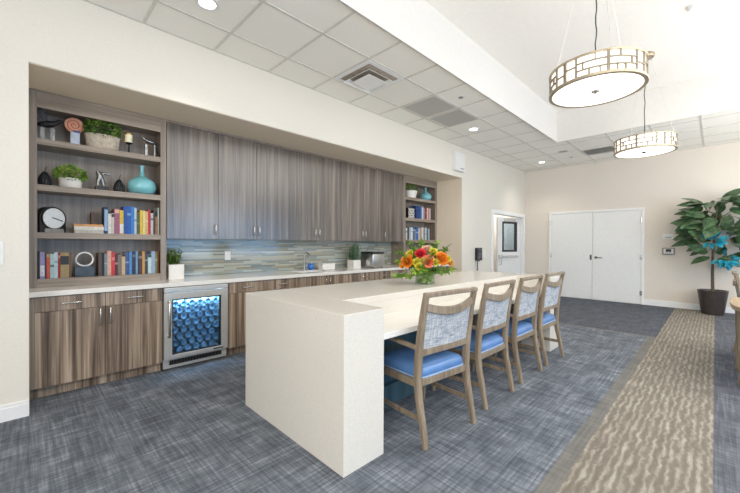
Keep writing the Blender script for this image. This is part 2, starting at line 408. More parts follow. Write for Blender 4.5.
# double door (door_2)
Y0, Y1, ZT = 1.115, 3.08, 2.155
bm = B(); f = .05
box(bm, FX-.03, FX, Y0, Y0+f, 0, ZT, bev=.004); box(bm, FX-.03, FX, Y1-f, Y1, 0, ZT, bev=.004); box(bm, FX-.03, FX, Y0+f, Y1-f, ZT-f, ZT, bev=.004)
struct('door_2_frame', bm, trim_m)
d2 = bpy.data.objects.new('door_2', None); COL.objects.link(d2); d2['kind'] = 'structure'
ym = 2.1
for ya, yb, hy in ((Y0+f+.004, ym-.004, Y0+f), (ym+.004, Y1-f-.004, Y1-f)):
    lf = obj('door_leaf', b1(FX-.02, FX-.004, ya, yb, .01, ZT-f-.004, bev=.002), white_m, d2)
    for z in (.25, 1.05, 1.88):
        bm = B(); tube(bm, [(FX-.036, hy, z-.055), (FX-.036, hy, z+.055)], .011); box(bm, FX-.032, FX-.028, hy-.02, hy+.02, z-.05, z+.05); obj('hinge', bm, nickel, lf)
    if yb < 2.2:
        bm = B(); lathe(bm, [(.03, 0), (.03, .012)], 16, mat=Matrix.Translation((FX-.02, yb-.07, 1.02)) @ Matrix.Rotation(R(-90), 4, 'Y'))
        tube(bm, [(FX-.03, yb-.07, 1.02), (FX-.075, yb-.07, 1.02), (FX-.08, yb-.10, 1.02), (FX-.078, yb-.2, 1.015)], .011)
        obj('lever_handle', bm, dsteel, lf, smooth=40)
    else:
        obj('strike_plate', b1(FX-.024, FX-.02, ya+.01, ya+.05, .96, 1.08), dsteel, lf)

# ------------------------------------------------------------------ cabinets
def bar_handle(par, x, y, z, L, vert=False, m=nickel):
    bm = B(); r = .006
    if vert: pts = [(x, y, z-L/2), (x, y-.026, z-L/2+.002), (x, y-.03, z-L/2+.012), (x, y-.03, z+L/2-.012), (x, y-.026, z+L/2-.002), (x, y, z+L/2)]
    else: pts = [(x-L/2, y, z), (x-L/2+.002, y-.026, z), (x-L/2+.012, y-.03, z), (x+L/2-.012, y-.03, z), (x+L/2-.002, y-.026, z), (x+L/2, y, z)]
    tube(bm, pts, r, 8); return obj('handle', bm, m, par, smooth=50)
BF = 4.0
def base_unit(x0, x1, label, nd=2, drawers=True, ends=(0, 0)):
    t = thing('base_cabinet', label, 'cabinet', ((x0+x1)/2, BF, 0), group='base cabinets under the long counter'); w = x1-x0; h = w/2
    obj('cabinet_body', b1(-h, h, .002, .62, .10, .864), base_wood, t)
    obj('toe_kick', b1(-h, h, .06, .075, 0, .099), base_wood, t)
    dw = w/nd; top = .858
    for k in range(nd):
        a, b = -h+k*dw+.002, -h+(k+1)*dw-.002
        if drawers:
            d = obj('drawer', b1(a, b, -.02, 0, .735, top, bev=.001), base_wood, t); bar_handle(d, (a+b)/2, -.02, .797, .13)
        d = obj('door', b1(a, b, -.02, 0, .10, .731 if drawers else top, bev=.001), base_wood, t)
        hx = (b-.035 if k == 0 else a+.035) if nd == 2 else a+.035
        bar_handle(d, hx, -.02, .645 if drawers else .76, .15 if drawers else .12, True)
    return t
t = base_unit(.07, 1.005, 'two-door two-drawer wood base cabinet left of the wine cooler')
obj('filler_strip', b1(-.499, -.4675, -.018, .02, .10, .864), stile_wood, t); obj('filler_base', b1(-.499, -.4677, .06, .075, 0, .0999), base_wood, t)
base_unit(1.672, 2.63, 'two-drawer wood base cabinet right of the wine cooler')
base_unit(2.63, 3.61, 'drawerless wood base cabinet under the sink', 2, False)
base_unit(3.61, 4.57, 'wood base cabinet under the ice maker and white planter')
base_unit(4.57, 5.47, 'wood base cabinet behind the flower vase, right of the ice maker one')
base_unit(5.47, 6.384, 'last wood base cabinet at the right end of the counter')

# countertop with sink
bm = B(); CY0 = 3.955
sx0, sx1, sy0, sy1 = 2.78, 3.40, 4.10, 4.42
box(bm, AX0+.003, sx0, CY0, BY, .865, .908, bev=.003); box(bm, sx1, AX1-.005, CY0, BY, .865, .908, bev=.003)
box(bm, sx0-.004, sx1+.004, CY0, sy0, .865, .908, bev=.003); box(bm, sx0-.004, sx1+.004, sy1, BY, .865, .908, bev=.003)
ct = tag(obj('countertop', bm, quartz_top), 'long white quartz countertop running over the wood base cabinets', 'countertop')
bm = B(); 
box(bm, sx0, sx1, sy0, sy1, .868, .872); box(bm, sx0, sx0+.004, sy0, sy1, .872, .9); box(bm, sx1-.004, sx1, sy0, sy1, .872, .9); box(bm, sx0, sx1, sy0, sy0+.004, .872, .9); box(bm, sx0, sx1, sy1-.004, sy1, .872, .9)
obj('sink_basin', bm, steel, ct)
tag(obj('backsplash', b1(1.13, 5.245, BY-.014, BY-.001, .9085, 1.385), splash_m), 'horizontal strip glass mosaic backsplash in grey, green and blue', 'backsplash')
ft = thing('faucet', 'slim chrome faucet standing behind the sink', 'faucet', (3.08, 4.50, .908))
bm = B(); lathe(bm, [(.026, 0), (.026, .008), (.016, .014), (.016, .2), (.018, .21)], 14); obj('faucet_body', bm, nickel, ft, smooth=40)
bm = B(); tube(bm, [(0, 0, .2), (0, 0, .25), (0, -.02, .27), (0, -.07, .265), (0, -.13, .235), (0, -.135, .215)], .011); obj('spout', bm, nickel, ft, smooth=50)
bm = B(); tube(bm, [(.015, 0, .15), (.05, 0, .165), (.075, 0, .19)], .006); obj('lever', bm, nickel, ft, smooth=50)

# upper cabinets
UF, UZ0, UZ1 = 4.3065, 1.375, 2.66
def upper(x0, x1, label, splits, hands):
    t = thing('wall_cabinet', label, 'cabinet', (x0, UF, UZ0), group='wall cabinets over the long counter'); w = x1-x0
    obj('cabinet_body', b1(0, w, .022, BY-UF, 0, UZ1-UZ0), up_wood, t)
    e = [0]+[s-x0 for s in splits]+[w]
    for k in range(len(e)-1):
        a, b = e[k]+.002, e[k+1]-.002
        d = obj('door', b1(a, b, 0, .02, -.006, UZ1-UZ0-.01, bev=.001), up_wood, t)
        bar_handle(d, b-.035 if hands[k] == 'r' else a+.035, 0, .11, .11, True)
    return t
upper(1.128, 1.69, 'single-door grey wood wall cabinet beside the left bookcase', [], 'r')
upper(1.69, 2.68, 'pair-door grey wood wall cabinet above the white outlet, second from the left', [2.185], 'rl')
upper(2.68, 3.66, 'pair-door grey wood wall cabinet above the sink', [3.17], 'rl')
upper(3.66, 4.65, 'pair-door grey wood wall cabinet above the ice maker', [4.155], 'rl')
upper(4.65, 5.248, 'single-door grey wood wall cabinet beside the right bookcase', [], 'l')
tag(obj('crown_filler', b1(1.126, 5.25, UF, UF+.03, UZ1, AZ-.005), stile_wood), 'thin grey wood filler strip above the wall cabinets', 'filler strip')

# bookcases
SZ = [.985, 1.41, 1.842, 2.258]     # top of plinth and of shelves
def bookcase(x0, x1, label):
    t = thing('bookcase', label, 'bookcase', (x0, UF, .908)); w = x1-x0; H = AZ-.006-.908; D = BY-UF-.002
    for a, b in ((0, .03), (w-.03, w)): obj('side_panel', b1(a, b, .02, D, 0, H), stile_wood, t)
    for a, b in ((0, .055), (w-.055, w)): obj('stile', b1(a, b, 0, .02, 0, H, bev=.0015), stile_wood, t)
    obj('back_panel', b1(.03, w-.03, D-.015, D, 0, H), back_wood, t)
    obj('top_rail', b1(.055, w-.055, 0, .02, 2.532-.908, H, bev=.0015), shelf_wood, t)
    obj('top_panel', b1(.03, w-.03, .02, D-.015, 2.56-.908, 2.59-.908), shelf_wood, t)
    for k, z in enumerate(SZ):
        th = .055 if k else .077
        obj('shelf' if k else 'plinth', b1(.0301, w-.0301, .004, D-.015, z-th-.908 + (.0005 if not k else 0), z-.908, bev=.0015), shelf_wood, t)
    return t
bookcase(.038, 1.124, 'tall grey wood bookcase at the left end of the niche')
bookcase(5.252, 6.38, 'grey wood bookcase at the right end of the niche, behind the bouquet')

# ------------------------------------------------------------------ wine cooler
t = thing('wine_cooler', 'stainless undercounter wine cooler with glowing blue interior', 'wine cooler', (1.01, 3.95, 0)); w = .655
bm = B(); box(bm, 0, .03, .05, .66, .02, .86); box(bm, w-.03, w, .05, .66, .02, .86); box(bm, .03, w-.03, .05, .66, .83, .86); box(bm, .03, w-.03, .05, .66, .02, .135); box(bm, .03, w-.03, .63, .66, .135, .83)
obj('cooler_body', bm, char_m, t)
bm = B(); box(bm, .0305, .033, .06, .625, .14, .825); box(bm, w-.033, w-.0305, .06, .625, .14, .825); box(bm, .033, w-.033, .622, .6295, .14, .825); box(bm, .033, w-.033, .06, .62, .1355, .14)
obj('liner', bm, M('cooler_liner', (225, 235, 240), .5), t)
obj('top_trim', b1(.004, w-.004, .0, .05, .812, .858, bev=.004), steel, t)
dr = bpy.data.objects.new('door', None); COL.objects.link(dr); dr.parent = t
gx0, gx1, gz0, gz1 = .077, .575, .165, .735
bm = B(); box(bm, .004, gx0, 0, .048, .125, .805, bev=.003); box(bm, gx1, w-.004, 0, .048, .125, .805, bev=.003); box(bm, gx0-.003, gx1+.003, 0, .048, .125, gz0, bev=.003); box(bm, gx0-.003, gx1+.003, 0, .048, gz1, .805, bev=.003)
obj('door_frame', bm, steel, dr)
bm = B()
for a in ((gx0, gx0+.012, gz0, gz1), (gx1-.012, gx1, gz0, gz1), (gx0, gx1, gz0, gz0+.012), (gx0, gx1, gz1-.012, gz1)): box(bm, a[0], a[1], .006, .04, a[2], a[3])
obj('gasket', bm, black_m, dr)
obj('glass_pane', b1(gx0, gx1, .014, .02, gz0, gz1), pane_m, dr)
bm = B(); tube(bm, [(.04, 0, .36), (.04, -.045, .365), (.04, -.05, .38), (.04, -.05, .70), (.04, -.045, .715), (.04, 0, .72)], .012, 10); obj('door_handle', bm, nickel, dr, smooth=50)
bm = B(); box(bm, .49, .60, -.002, .003, .137, .152, bev=.001); obj('name_plate', bm, dsteel, dr)
bm = B(); box(bm, .01, w-.01, .07, .09, .025, .12); 
obj('vent_backing', bm, black_m, t)
bm = B(); box(bm, .004, w-.004, .045, .07, .10, .122); box(bm, .004, w-.004, .045, .07, .02, .05); box(bm, .004, .06, .045, .07, .05, .1); box(bm, w-.06, w-.004, .045, .07, .05, .1)
for k in range(34):
    x = .065+k*(w-.13)/34; box(bm, x, x+.008, .05, .068, .05, .10)
obj('vent_grille', bm, steel, t)
bm = B(); 
for x in (.05, w-.05):
    for y in (.12, .58): lathe(bm, [(.02, 0), (.02, .022)], 10, (x, y, 0))
obj('foot', bm, black_m, t)
rows = 8; rz = [.158+k*.069 for k in range(rows)]
bluebottle = M('blue_lit_bottle_glass', (150, 180, 200), .15, var=.15, coat=.6)
proto = None
bmr = []
for j, z in enumerate(rz):
    bm = B(); zz = z
    for y in (.10, .30, .50): box(bm, .031, w-.031, y, y+.008, zz-.006, zz)
    for k in range(11): box(bm, .04+k*.0555, .044+k*.0555, .08, .6, zz-.006, zz-.001)
    obj('rack', bm, steel, t)
for j, z in enumerate(rz):
    n = 6
    for k in range(n):
        x = 1.01+.088+k*.083+(.04 if j % 2 else 0)
        if x > 1.01+w-.07: continue
        if proto is None:
            bm = B(); mt = Matrix.Rotation(R(-90), 4, 'X')
            lathe(bm, [(0, .012), (.016, .008), (.024, .002), (.029, 0), (.031, .004), (.031, .18), (.026, .205), (.014, .235), (.012, .29), (.014, .292), (.014, .305), (0, .305)], 18, mat=mt)
            o = proto = obj('wine_bottle', bm, bluebottle, smooth=35)
            bm = B(); lathe(bm, [(.0317, .05), (.0317, .14)], 18, mat=mt); obj('bottle_label', bm, paper_m, o, smooth=35)
            bm = B(); lathe(bm, [(.015, .25), (.0155, .308)], 12, mat=mt); obj('foil_cap', bm, char_m, o, smooth=35)
            tag(o, 'wine bottle lying on a rack behind the blue-lit cooler glass', 'wine bottle', 'wine bottles in the cooler')
            o.location = (x, 4.03, z+.0318)
        else: dup(proto, (x, 4.03, z+.0318))
def area(name, loc, rot, sx, sy, e, col=(1, 1, 1), spread=180):
    L = bpy.data.lights.new(name, 'AREA'); L.shape = 'RECTANGLE'; L.size = sx; L.size_y = sy; L.energy = e; L.color = col; L.spread = R(spread)
    o = bpy.data.objects.new(name, L); COL.objects.link(o); o.location = loc; o.rotation_euler = rot; return o
area('cooler_led', (1.01+w/2, 4.02, .79), (R(20), 0, 0), .5, .04, 11, (.46, .76, 1))

# ------------------------------------------------------------------ island
IS = thing('island', 'long cream quartz waterfall island with lower seating ledge', 'kitchen island', (1.268, 1.467, 0), R(-.6))
IL, ID, ST, IT = 3.62, 1.238, .328, .405
obj('waterfall_end', b1(0, ST, 0, ID, 0, .914, bev=.0025), quartz, IS)
obj('waterfall_end', b1(IL-.31, IL, 0, ID, 0, .914, bev=.0025), quartz, IS)
obj('worktop', b1(ST+.0005, IL-.3105, IT, ID, .864, .914, bev=.0025), quartz, IS)
obj('riser', b1(ST+.0005, IL-.3105, IT, IT+.03, .752, .864), quartz, IS)
obj('seating_ledge', b1(ST+.0005, IL-.3105, 0.004, IT+.06, .712, .752, bev=.0025), quartz_top, IS)
obj('cabinet_body', b1(ST+.0005, IL-.3105, IT+.07, ID-.03, .1, .863), body_m, IS)
obj('plinth', b1(ST+.0005, IL-.3105, IT+.02, ID-.08, 0, .16), body_m, IS)
bm = B()
for k in range(5):
    x = ST+.02+k*(IL-2*ST-.04)/5; box(bm, x+.003, x+(IL-2*ST-.04)/5-.003, ID-.03, ID-.01, .12, .85, bev=.001)
obj('back_door_panel', bm, base_wood, IS)

# ------------------------------------------------------------------ chairs
def make_chair(label, vinyl, welt, group):
    t = thing('dining_chair', label, 'chair', (0, 0, 0), 0, group)
    ST_ = [(-.268, 0), (-.238, .16), (-.208, .30), (-.195, .42), (-.2, .55), (-.216, .70), (-.24, .85), (-.268, .985), (-.27, 1.0)]
    def sy(z):
        for (a, za), (b, zb) in zip(ST_, ST_[1:]):
            if z <= zb: return a+(b-a)*(z-za)/(zb-za)
        return ST_[-1][0]
    for s in (-1, 1):
        bm = B(); sweep(bm, [(s*.245, y, z) for y, z in ST_], [.036, .039, .044, .047, .047, .045, .042, .039, .038], [.034, .036, .042, .046, .046, .042, .036, .032, .032])
        o = obj('rear_leg', bm, chair_wood, t, smooth=35)
        bm = B(); sweep(bm, [(s*.25, .235, 0), (s*.25, .225, .25), (s*.25, .215, .42), (s*.25, .205, .64)], [.03, .036, .042, .036], [.03, .036, .042, .036])
        obj('front_leg', bm, chair_wood, t, smooth=35)
        for yy in ((s*.245, -.268), (s*.25, .235)):
            pass
        bm = B(); sweep(bm, [(s*.248, -.205, .628), (s*.256, -.12, .64), (s*.264, 0, .65), (s*.262, .14, .652), (s*.255, .235, .645)], [.028, .034, .044, .048, .044], [.026, .026, .024, .024, .022])
        obj('armrest', bm, chair_wood, t, smooth=35)
        bm = B(); sweep(bm, [(s*.245, -.215, .17), (s*.249, .22, .17)], .02, .032); obj('side_stretcher', bm, chair_wood, t)
        bm = B(); sweep(bm, [(s*.245, -.18, .395), (s*.249, .205, .395)], .026, .05); obj('side_rail', bm, chair_wood, t)
    bm = B(); sweep(bm, [(-.226, -.195, .395), (.226, -.195, .395)], .026, .05, (0, 1, 0)); obj('rear_rail', bm, chair_wood, t)
    bm = B(); sweep(bm, [(-.23, .215, .395), (.23, .215, .395)], .026, .05, (0, 1, 0)); obj('front_rail', bm, chair_wood, t)
    xs = [-.228+.456*k/10 for k in range(11)]
    q = lambda x: 1-(x/.228)**2
    bm = B(); sweep(bm, [(x*1.13, -.27-.012*q(x), .985+.004*q(x)) for x in xs], .034, .03, (0, 1, 0)); obj('top_rail', bm, chair_wood, t, smooth=35)
    bm = B(); sweep(bm, [(x, sy(.9)-.03*q(x), .905-.038*q(x)) for x in xs], .026, [.052+.004*q(x) for x in xs], (0, 1, 0)); obj('curved_rail', bm, chair_wood, t, smooth=35)
    bm = B(); sweep(bm, [(x, sy(.6)-.025*q(x), .598+.012*q(x)) for x in xs], .026, .05, (0, 1, 0)); obj('lower_rail', bm, chair_wood, t, smooth=35)
    bm = B(); N = 10; rows_ = []
    for k in range(N+1):
        x = -.222+.444*k/N; qq = 1-(x/.228)**2; col = []
        for j in range(5):
            z0 = .612; z1 = .892-.04*qq; z = z0+(z1-z0)*j/4; yb = sy(z)-(.027)*qq
            col.append((bm.verts.new((x, yb-.008, z)), bm.verts.new((x, yb+.012, z))))
        rows_.append(col)
    for k in range(N):
        for j in range(4):
            for s in (0, 1): bm.faces.new((rows_[k][j][s], rows_[k+1][j][s], rows_[k+1][j+1][s], rows_[k][j+1][s]))
    obj('woven_back', bm, weave_m, t, smooth=60)
    # cushion: rounded superellipse slab
    bm = B(); prof = [(.0, .42, .96), (.012, .42, 1.0), (.035, .42, 1.0), (.055, .42, .975), (.07, .42, .91), (.082, .42, .76), (.088, .42, .45)]
    rg = []
    for dz, z0, s in prof:
        L = []
        for k in range(40):
            a = 2*math.pi*k/40; c, sn = math.cos(a), math.sin(a); e = .22
            x = math.copysign(abs(c)**e, c)*.238*s; y = math.copysign(abs(sn)**e, sn)*.215*s+.01
            L.append(bm.verts.new((x, y, z0+dz)))
        rg.append(L)
    for A, C in zip(rg, rg[1:]):
        for k in range(40): bm.faces.new((A[k], A[(k+1) % 40], C[(k+1) % 40], C[k]))
    bm.faces.new(rg[0][::-1]); bm.faces.new(rg[-1])
    st = obj('seat_cushion', bm, vinyl, t, smooth=50)
    bm = B(); pts = []
    for k in range(41):
        a = 2*math.pi*k/40; c, sn = math.cos(a), math.sin(a)
        pts.append((math.copysign(abs(c)**.22, c)*.2385, math.copysign(abs(sn)**.22, sn)*.2155+.01, .427))
    tube(bm, pts, .005, 6); obj('piping', bm, welt, st)
    return t
G = 'chairs along the island'
ch = make_chair('blue-seated wooden chair nearest the camera, first along the island', blue_vinyl, welt_m, G)
ch.location = (2.112, 1.545, 0); ch.rotation_euler = (0, 0, R(-6.5)); ch.scale = (1.055, 1, 1)
k2 = dup(ch, (2.862, 1.553, 0), R(-1), 'second blue-seated wooden chair from the near end of the island'); k2.scale = (1, 1, 1)
k3 = dup(k2, (3.575, 1.553, 0), R(-1), 'third blue-seated wooden chair from the near end of the island')
dup(k2, (4.262, 1.545, 0), R(-2), 'blue-seated wooden chair furthest along the island, by its far end')
c2 = make_chair('wooden chair with cream seat at the tan table, right edge of the photo', cream_vinyl, cream_vinyl, None)
c2.location = (5.95, -.44, 0); c2.rotation_euler = (0, 0, R(180))

# dining table at the right edge
t = thing('dining_table', 'tan wooden table at the right edge beside the dark carpet', 'table', (5.0, -.73, 0))
bm = B(); a, b_ = .62, .62; n = 48; e = .55
lo = [bm.verts.new((math.copysign(abs(math.cos(2*math.pi*k/n))**e, math.cos(2*math.pi*k/n))*a, math.copysign(abs(math.sin(2*math.pi*k/n))**e, math.sin(2*math.pi*k/n))*b_, .715)) for k in range(n)]
hi = [bm.verts.new((v.co.x, v.co.y, .755)) for v in lo]
for k in range(n): bm.faces.new((lo[k], lo[(k+1) % n], hi[(k+1) % n], hi[k]))
bm.faces.new(lo[::-1]); bm.faces.new(hi); bmesh.ops.bevel(bm, geom=[e for e in bm.edges if e.calc_face_angle(0) > 1], offset=.008, segments=2, affect='EDGES')
obj('tabletop', bm, table_wood, t)
obj('apron', b1(-.42, .42, -.53, .53, .60, .7149), whitepot_m, t)
for sx in (-1, 1):
    for s in (-1, 1):
        bm = B(); lathe(bm, [(.02, 0), (.03, .02), (.03, .05), (.022, .07), (.026, .3), (.036, .55), (.036, .72)], 14, (sx*.27, s*.545, 0)); obj('leg', bm, chair_wood, t, smooth=40)

# ------------------------------------------------------------------ pendants
def make_pendant(label):
    t = thing('pendant_light', label, 'pendant light', (0, 0, 0), 0, 'drum pendants hung from the raised ceiling'); r, h = .335, .165
    top = TZ-2.571
    bm = B(); lathe(bm, [(r-.012, .004), (r-.012, h-.004)], 64); obj('glass_drum', bm, glow2_m, t, smooth=40)
    bm = B(); lathe(bm, [(0, -.004), (r-.02, -.004), (r-.016, .003), (0, .003)], 64); obj('diffuser', bm, glow_m, t, smooth=40)
    bm = B(); arcbox(bm, r-.022, r+.004, 0, 2*math.pi, -.008, .012, 64); arcbox(bm, r-.022, r+.004, 0, 2*math.pi, h-.008, h+.006, 64); obj('rim', bm, bronze, t, smooth=40)
    bm = B(); rg_ = random.Random(3); z0, z1 = .012, h-.008
    def vbar(a, za, zb, wd): arcbox(bm, r-.012, r+.001, a-wd/2/r, a+wd/2/r, za, zb, 1)
    def hbar(aa, ab, z): arcbox(bm, r-.0118, r+.0008, aa, ab, z-.0042, z+.0042, 6)
    NP = 7
    for p in range(NP):
        a0 = 2*math.pi*p/NP; da = 2*math.pi/NP; H = z1-z0
        Z = lambda f: z0+H*f
        A = lambda f: a0+da*f
        vbar(a0, z0, z1, .02)
        v = p % 2
        n1 = .30 if v else .70                       # narrow column of two panes beside a three-row block
        vbar(A(n1), z0, z1, .011)
        c0, c1, d0, d1 = (0, n1, n1, 1) if v else (n1, 1, 0, n1)
        hbar(A(c0), A(c1), Z(.58 if v else .42))
        hbar(A(d0), A(d1), Z(.31)); hbar(A(d0), A(d1), Z(.68))
        w_ = d1-d0
        vbar(A(d0+w_*(.42 if v else .55)), z0, Z(.31), .011); vbar(A(d0+w_*(.75 if v else .28)), z0, Z(.31), .009)
        vbar(A(d0+w_*(.22 if v else .78)), Z(.31), Z(.68), .009)
        vbar(A(d0+w_*(.60 if v else .38)), Z(.68), z1, .009)
    obj('lattice', bm, lattice_m, t)
    bm = B(); lathe(bm, [(0, -.022), (.012, -.02), (.016, -.014), (.03, -.008), (.032, -.004), (0, -.004)], 20); obj('finial', bm, nickel, t, smooth=40)
    bm = B(); pts = [(.004*math.sin(k*1.3), .004*math.cos(k*1.7), h+(top-.03-h)*k/20) for k in range(21)]; tube(bm, pts, .005, 6); obj('power_cord', bm, char_m, t, smooth=60)
    for k in range(3):
        a = R(90+120*k); bm = B(); tube(bm, [((r-.02)*math.cos(a), (r-.02)*math.sin(a), h), (.05*math.cos(a), .05*math.sin(a), top-.02)], .002, 5); obj('suspension_cable', bm, steel, t)
    bm = B()
    for k in range(3):
        a = R(90+120*k); tube(bm, [(0, 0, h-.004), ((r-.02)*math.cos(a), (r-.02)*math.sin(a), h-.004)], .005, 6)
    obj('spider_arm', bm, bronze, t)
    bm = B(); lathe(bm, [(.095, top-.045), (.105, top-.035), (.105, top-.001)], 24); obj('canopy', bm, bronze, t, smooth=40)
    return t
pd = make_pendant('larger-looking nearer drum pendant light with mosaic lattice'); pd.location = (3.30, .70, 2.57)
dup(pd, (5.90, .685, 2.57), R(70), 'farther drum pendant light with mosaic lattice, nearer the double doors')

# ------------------------------------------------------------------ ceiling fittings
def downlight(x, y, label):
    t = thing('recessed_downlight', label, 'ceiling light', (x, y, CZ), 0, 'recessed downlights')
    bm = B(); arcbox(bm, .066, .095, 0, 2*math.pi, -.008, 0, 32); obj('trim_ring', bm, white_m, t, smooth=40)
    bm = B(); lathe(bm, [(0, -.003), (.066, -.003), (.066, 0), (0, 0)], 32); obj('lens', bm, dl_m, t)
    L = bpy.data.lights.new('downlight_beam', 'SPOT'); L.energy = 45; L.spot_size = R(120); L.spot_blend = .8; L.shadow_soft_size = .08; L.color = (1, .95, .87)
    o = bpy.data.objects.new('downlight_beam', L); COL.objects.link(o); o.location = (x, y, CZ-.02)
downlight(1.09, 3.01, 'round recessed downlight at the top left, nearest the camera')
downlight(5.52, 2.98, 'round recessed downlight beside the grey return grilles')
downlight(8.85, 2.98, 'round recessed downlight near the far corner')
t = thing('ceiling_diffuser', 'square white stepped air diffuser in the tile ceiling', 'ceiling vent', (2.95, 2.965, CZ))
bm = B()
def sqring(o, i, z0, z1, zi0=None):
    # sloped square ring from outer half-size o (z0) to inner i (z1)
    A = [bm.verts.new((sx*o, sy*o, z0)) for sx, sy in ((-1, -1), (1, -1), (1, 1), (-1, 1))]
    C = [bm.verts.new((sx*i, sy*i, z1)) for sx, sy in ((-1, -1), (1, -1), (1, 1), (-1, 1))]
    D = [bm.verts.new((v.co.x, v.co.y, v.co.z+.004)) for v in A]; E_ = [bm.verts.new((v.co.x, v.co.y, v.co.z+.004)) for v in C]
    for k in range(4):
        j = (k+1) % 4
        bm.faces.new((A[k], A[j], C[j], C[k])); bm.faces.new((D[k], E_[k], E_[j], D[j])); bm.faces.new((A[k], D[k], D[j], A[j])); bm.faces.new((C[k], C[j], E_[j], E_[k]))
sqring(.305, .25, -.012, -.012); obj('frame', bm, trim_m, t)
bm = B(); sqring(.222, .17, -.055, -.02); obj('louver', bm, trim_m, t)
bm = B(); sqring(.15, .0, -.06, -.058); obj('center_plate', bm, trim_m, t)
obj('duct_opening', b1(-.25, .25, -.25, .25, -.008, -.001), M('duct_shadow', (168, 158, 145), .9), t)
perf = None
def perfmat():
    m, nt, b, out = newmat('perforated_metal')
    v = coords(nt, (90, 90, 90), False)
    vo = nt.nodes.new('ShaderNodeTexVoronoi'); vo.inputs['Randomness'].default_value = 0; vo.inputs['Scale'].default_value = 1; nt.links.new(v, vo.inputs['Vector'])
    nt.links.new(ramp(nt, vo.outputs['Distance'], [(.3, (110, 108, 104)), (.42, (186, 184, 178))]), b.inputs['Base Color']); b.inputs['Roughness'].default_value = .6
    return m
perf = perfmat()
for x, lb in ((4.19, 'perforated grey return grille nearer the square diffuser'), (4.83, 'perforated grey return grille nearer the downlight')):
    t = thing('return_grille', lb, 'ceiling vent', (x, 2.965, CZ), 0, 'perforated return grilles')
    bm = B()
    for a in ((-.3, .3, -.3, -.27), (-.3, .3, .27, .3), (-.3, -.27, -.27, .27), (.27, .3, -.27, .27)): box(bm, a[0], a[1], a[2], a[3], -.009, 0)
    obj('frame', bm, tgrid_m, t); obj('perforated_face', b1(-.27, .27, -.27, .27, -.006, 0), perf, t)
t = thing('linear_vent', 'dark slotted ceiling vent near the far wall', 'ceiling vent', (8.62, 1.75, CZ))
bm = B()
for a in ((-.3, .3, -.3, -.26), (-.3, .3, .26, .3), (-.3, -.26, -.26, .26), (.26, .3, -.26, .26)): box(bm, a[0], a[1], a[2], a[3], -.012, 0)
obj('frame', bm, tgrid_m, t); obj('duct_opening', b1(-.26, .26, -.26, .26, -.003, 0), char_m, t)
bm = B()
for k in range(9): sweep(bm, [(-.26+.06*k, -.26, -.008), (-.26+.06*k, .26, -.008)], .03, .004, (1, 0, .5))
obj('slats', bm, tgrid_m, t)
def disc(name, label, cat, x, y, z, prof, m, part='cover_ring', group=None):
    t = thing(name, label, cat, (x, y, z), 0, group); bm = B(); lathe(bm, prof, 28); obj('housing', bm, m, t, smooth=40)
    bm = B(); r = prof[0][0]; arcbox(bm, r, r+.02, 0, 2*math.pi, -.004, 0, 28); obj(part, bm, white_m, t); return t
grey_m = M('grey_grille', (150, 148, 144), .6)
disc('sprinkler_head', 'small round sprinkler cover between the return grille and the tray edge', 'sprinkler', 4.21, 2.46, CZ+.002, [(.03, -.012), (.032, -.002), (.032, 0)], grey_m, 'escutcheon')
disc('ceiling_speaker', 'round flush ceiling speaker near the slotted vent', 'speaker', 8.17, 2.32, CZ, [(.09, -.005), (.095, 0)], grey_m)
disc('sprinkler_head', 'small round sprinkler cover near the far wall ceiling', 'sprinkler', 8.81, 2.33, CZ+.002, [(.032, -.012), (.034, 0)], grey_m, 'escutcheon')
disc('smoke_detector', 'round white smoke detector on the raised tray ceiling', 'smoke detector', 5.05, .17, TZ, [(.045, -.04), (.06, -.025), (.062, 0)], white_m, 'base_ring')

# ------------------------------------------------------------------ wall fittings
t = thing('wall_phone', 'black wall telephone with hanging cord left of the side doorway', 'telephone', (7.03, WY, 1.10))
bm = B(); box(bm, -.10, .15, -.05, 0, -.13, .15, bev=.012); obj('phone_base', bm, black_m, t)
bm = B(); sweep(bm, [(-.08, -.075, -.14), (-.08, -.085, -.09), (-.08, -.07, -.04), (-.08, -.07, .06), (-.08, -.085, .10), (-.08, -.075, .14)], [.06, .06, .04, .04, .06, .06], [.04, .05, .03, .03, .05, .04]); obj('handset', bm, M('handset_grey', (74, 74, 78), .4), t, smooth=40)
bm = B(); pts = [(-.07+.012*math.cos(k*1.1), -.05+.012*math.sin(k*1.1), -.14-.23*k/60) for k in range(61)]; tube(bm, pts, .005, 5); obj('coiled_cord', bm, black_m, t)
bm = B()
for r_ in range(4):
    for c_ in range(3): box(bm, .0+c_*.042, .03+c_*.042, -.055, -.05, -.08+r_*.032, -.058+r_*.032)
obj('keypad', bm, M('grey_keys', (120, 120, 122), .5), t)
obj('display', b1(.01, .12, -.054, -.05, .07, .12), M('phone_display', (92, 100, 96), .2), t)
def plate(name, label, cat, loc, axis, w, h, m=white_m, part='toggle', pm=white_m):
    t = thing(name, label, cat, loc, 0 if axis == 'y' else R(-90))
    obj('cover_plate', b1(-w/2, w/2, -.008, 0, -h/2, h/2, bev=.002), m, t); obj(part, b1(-w*.22, w*.22, -.014, -.008, -h*.28, h*.28, bev=.0015), pm, t); return t
plate('light_switch', 'white light switch between the telephone and side doorway', 'light switch', (7.38, WY, 1.10), 'y', .12, .16)
plate('light_switch', 'grey light switch in a white plate on the left wall edge', 'light switch', (-.155, WY, 1.235), 'y', .115, .17, white_m, 'toggle', dsteel)
plate('power_outlet', 'white power outlet on the mosaic backsplash', 'outlet', (1.94, BY-.012, 1.155), 'y', .075, .115)
t = thing('wall_speaker', 'white boxy speaker high on the left wall above the niche corner', 'speaker', (6.20, WY, 2.97))
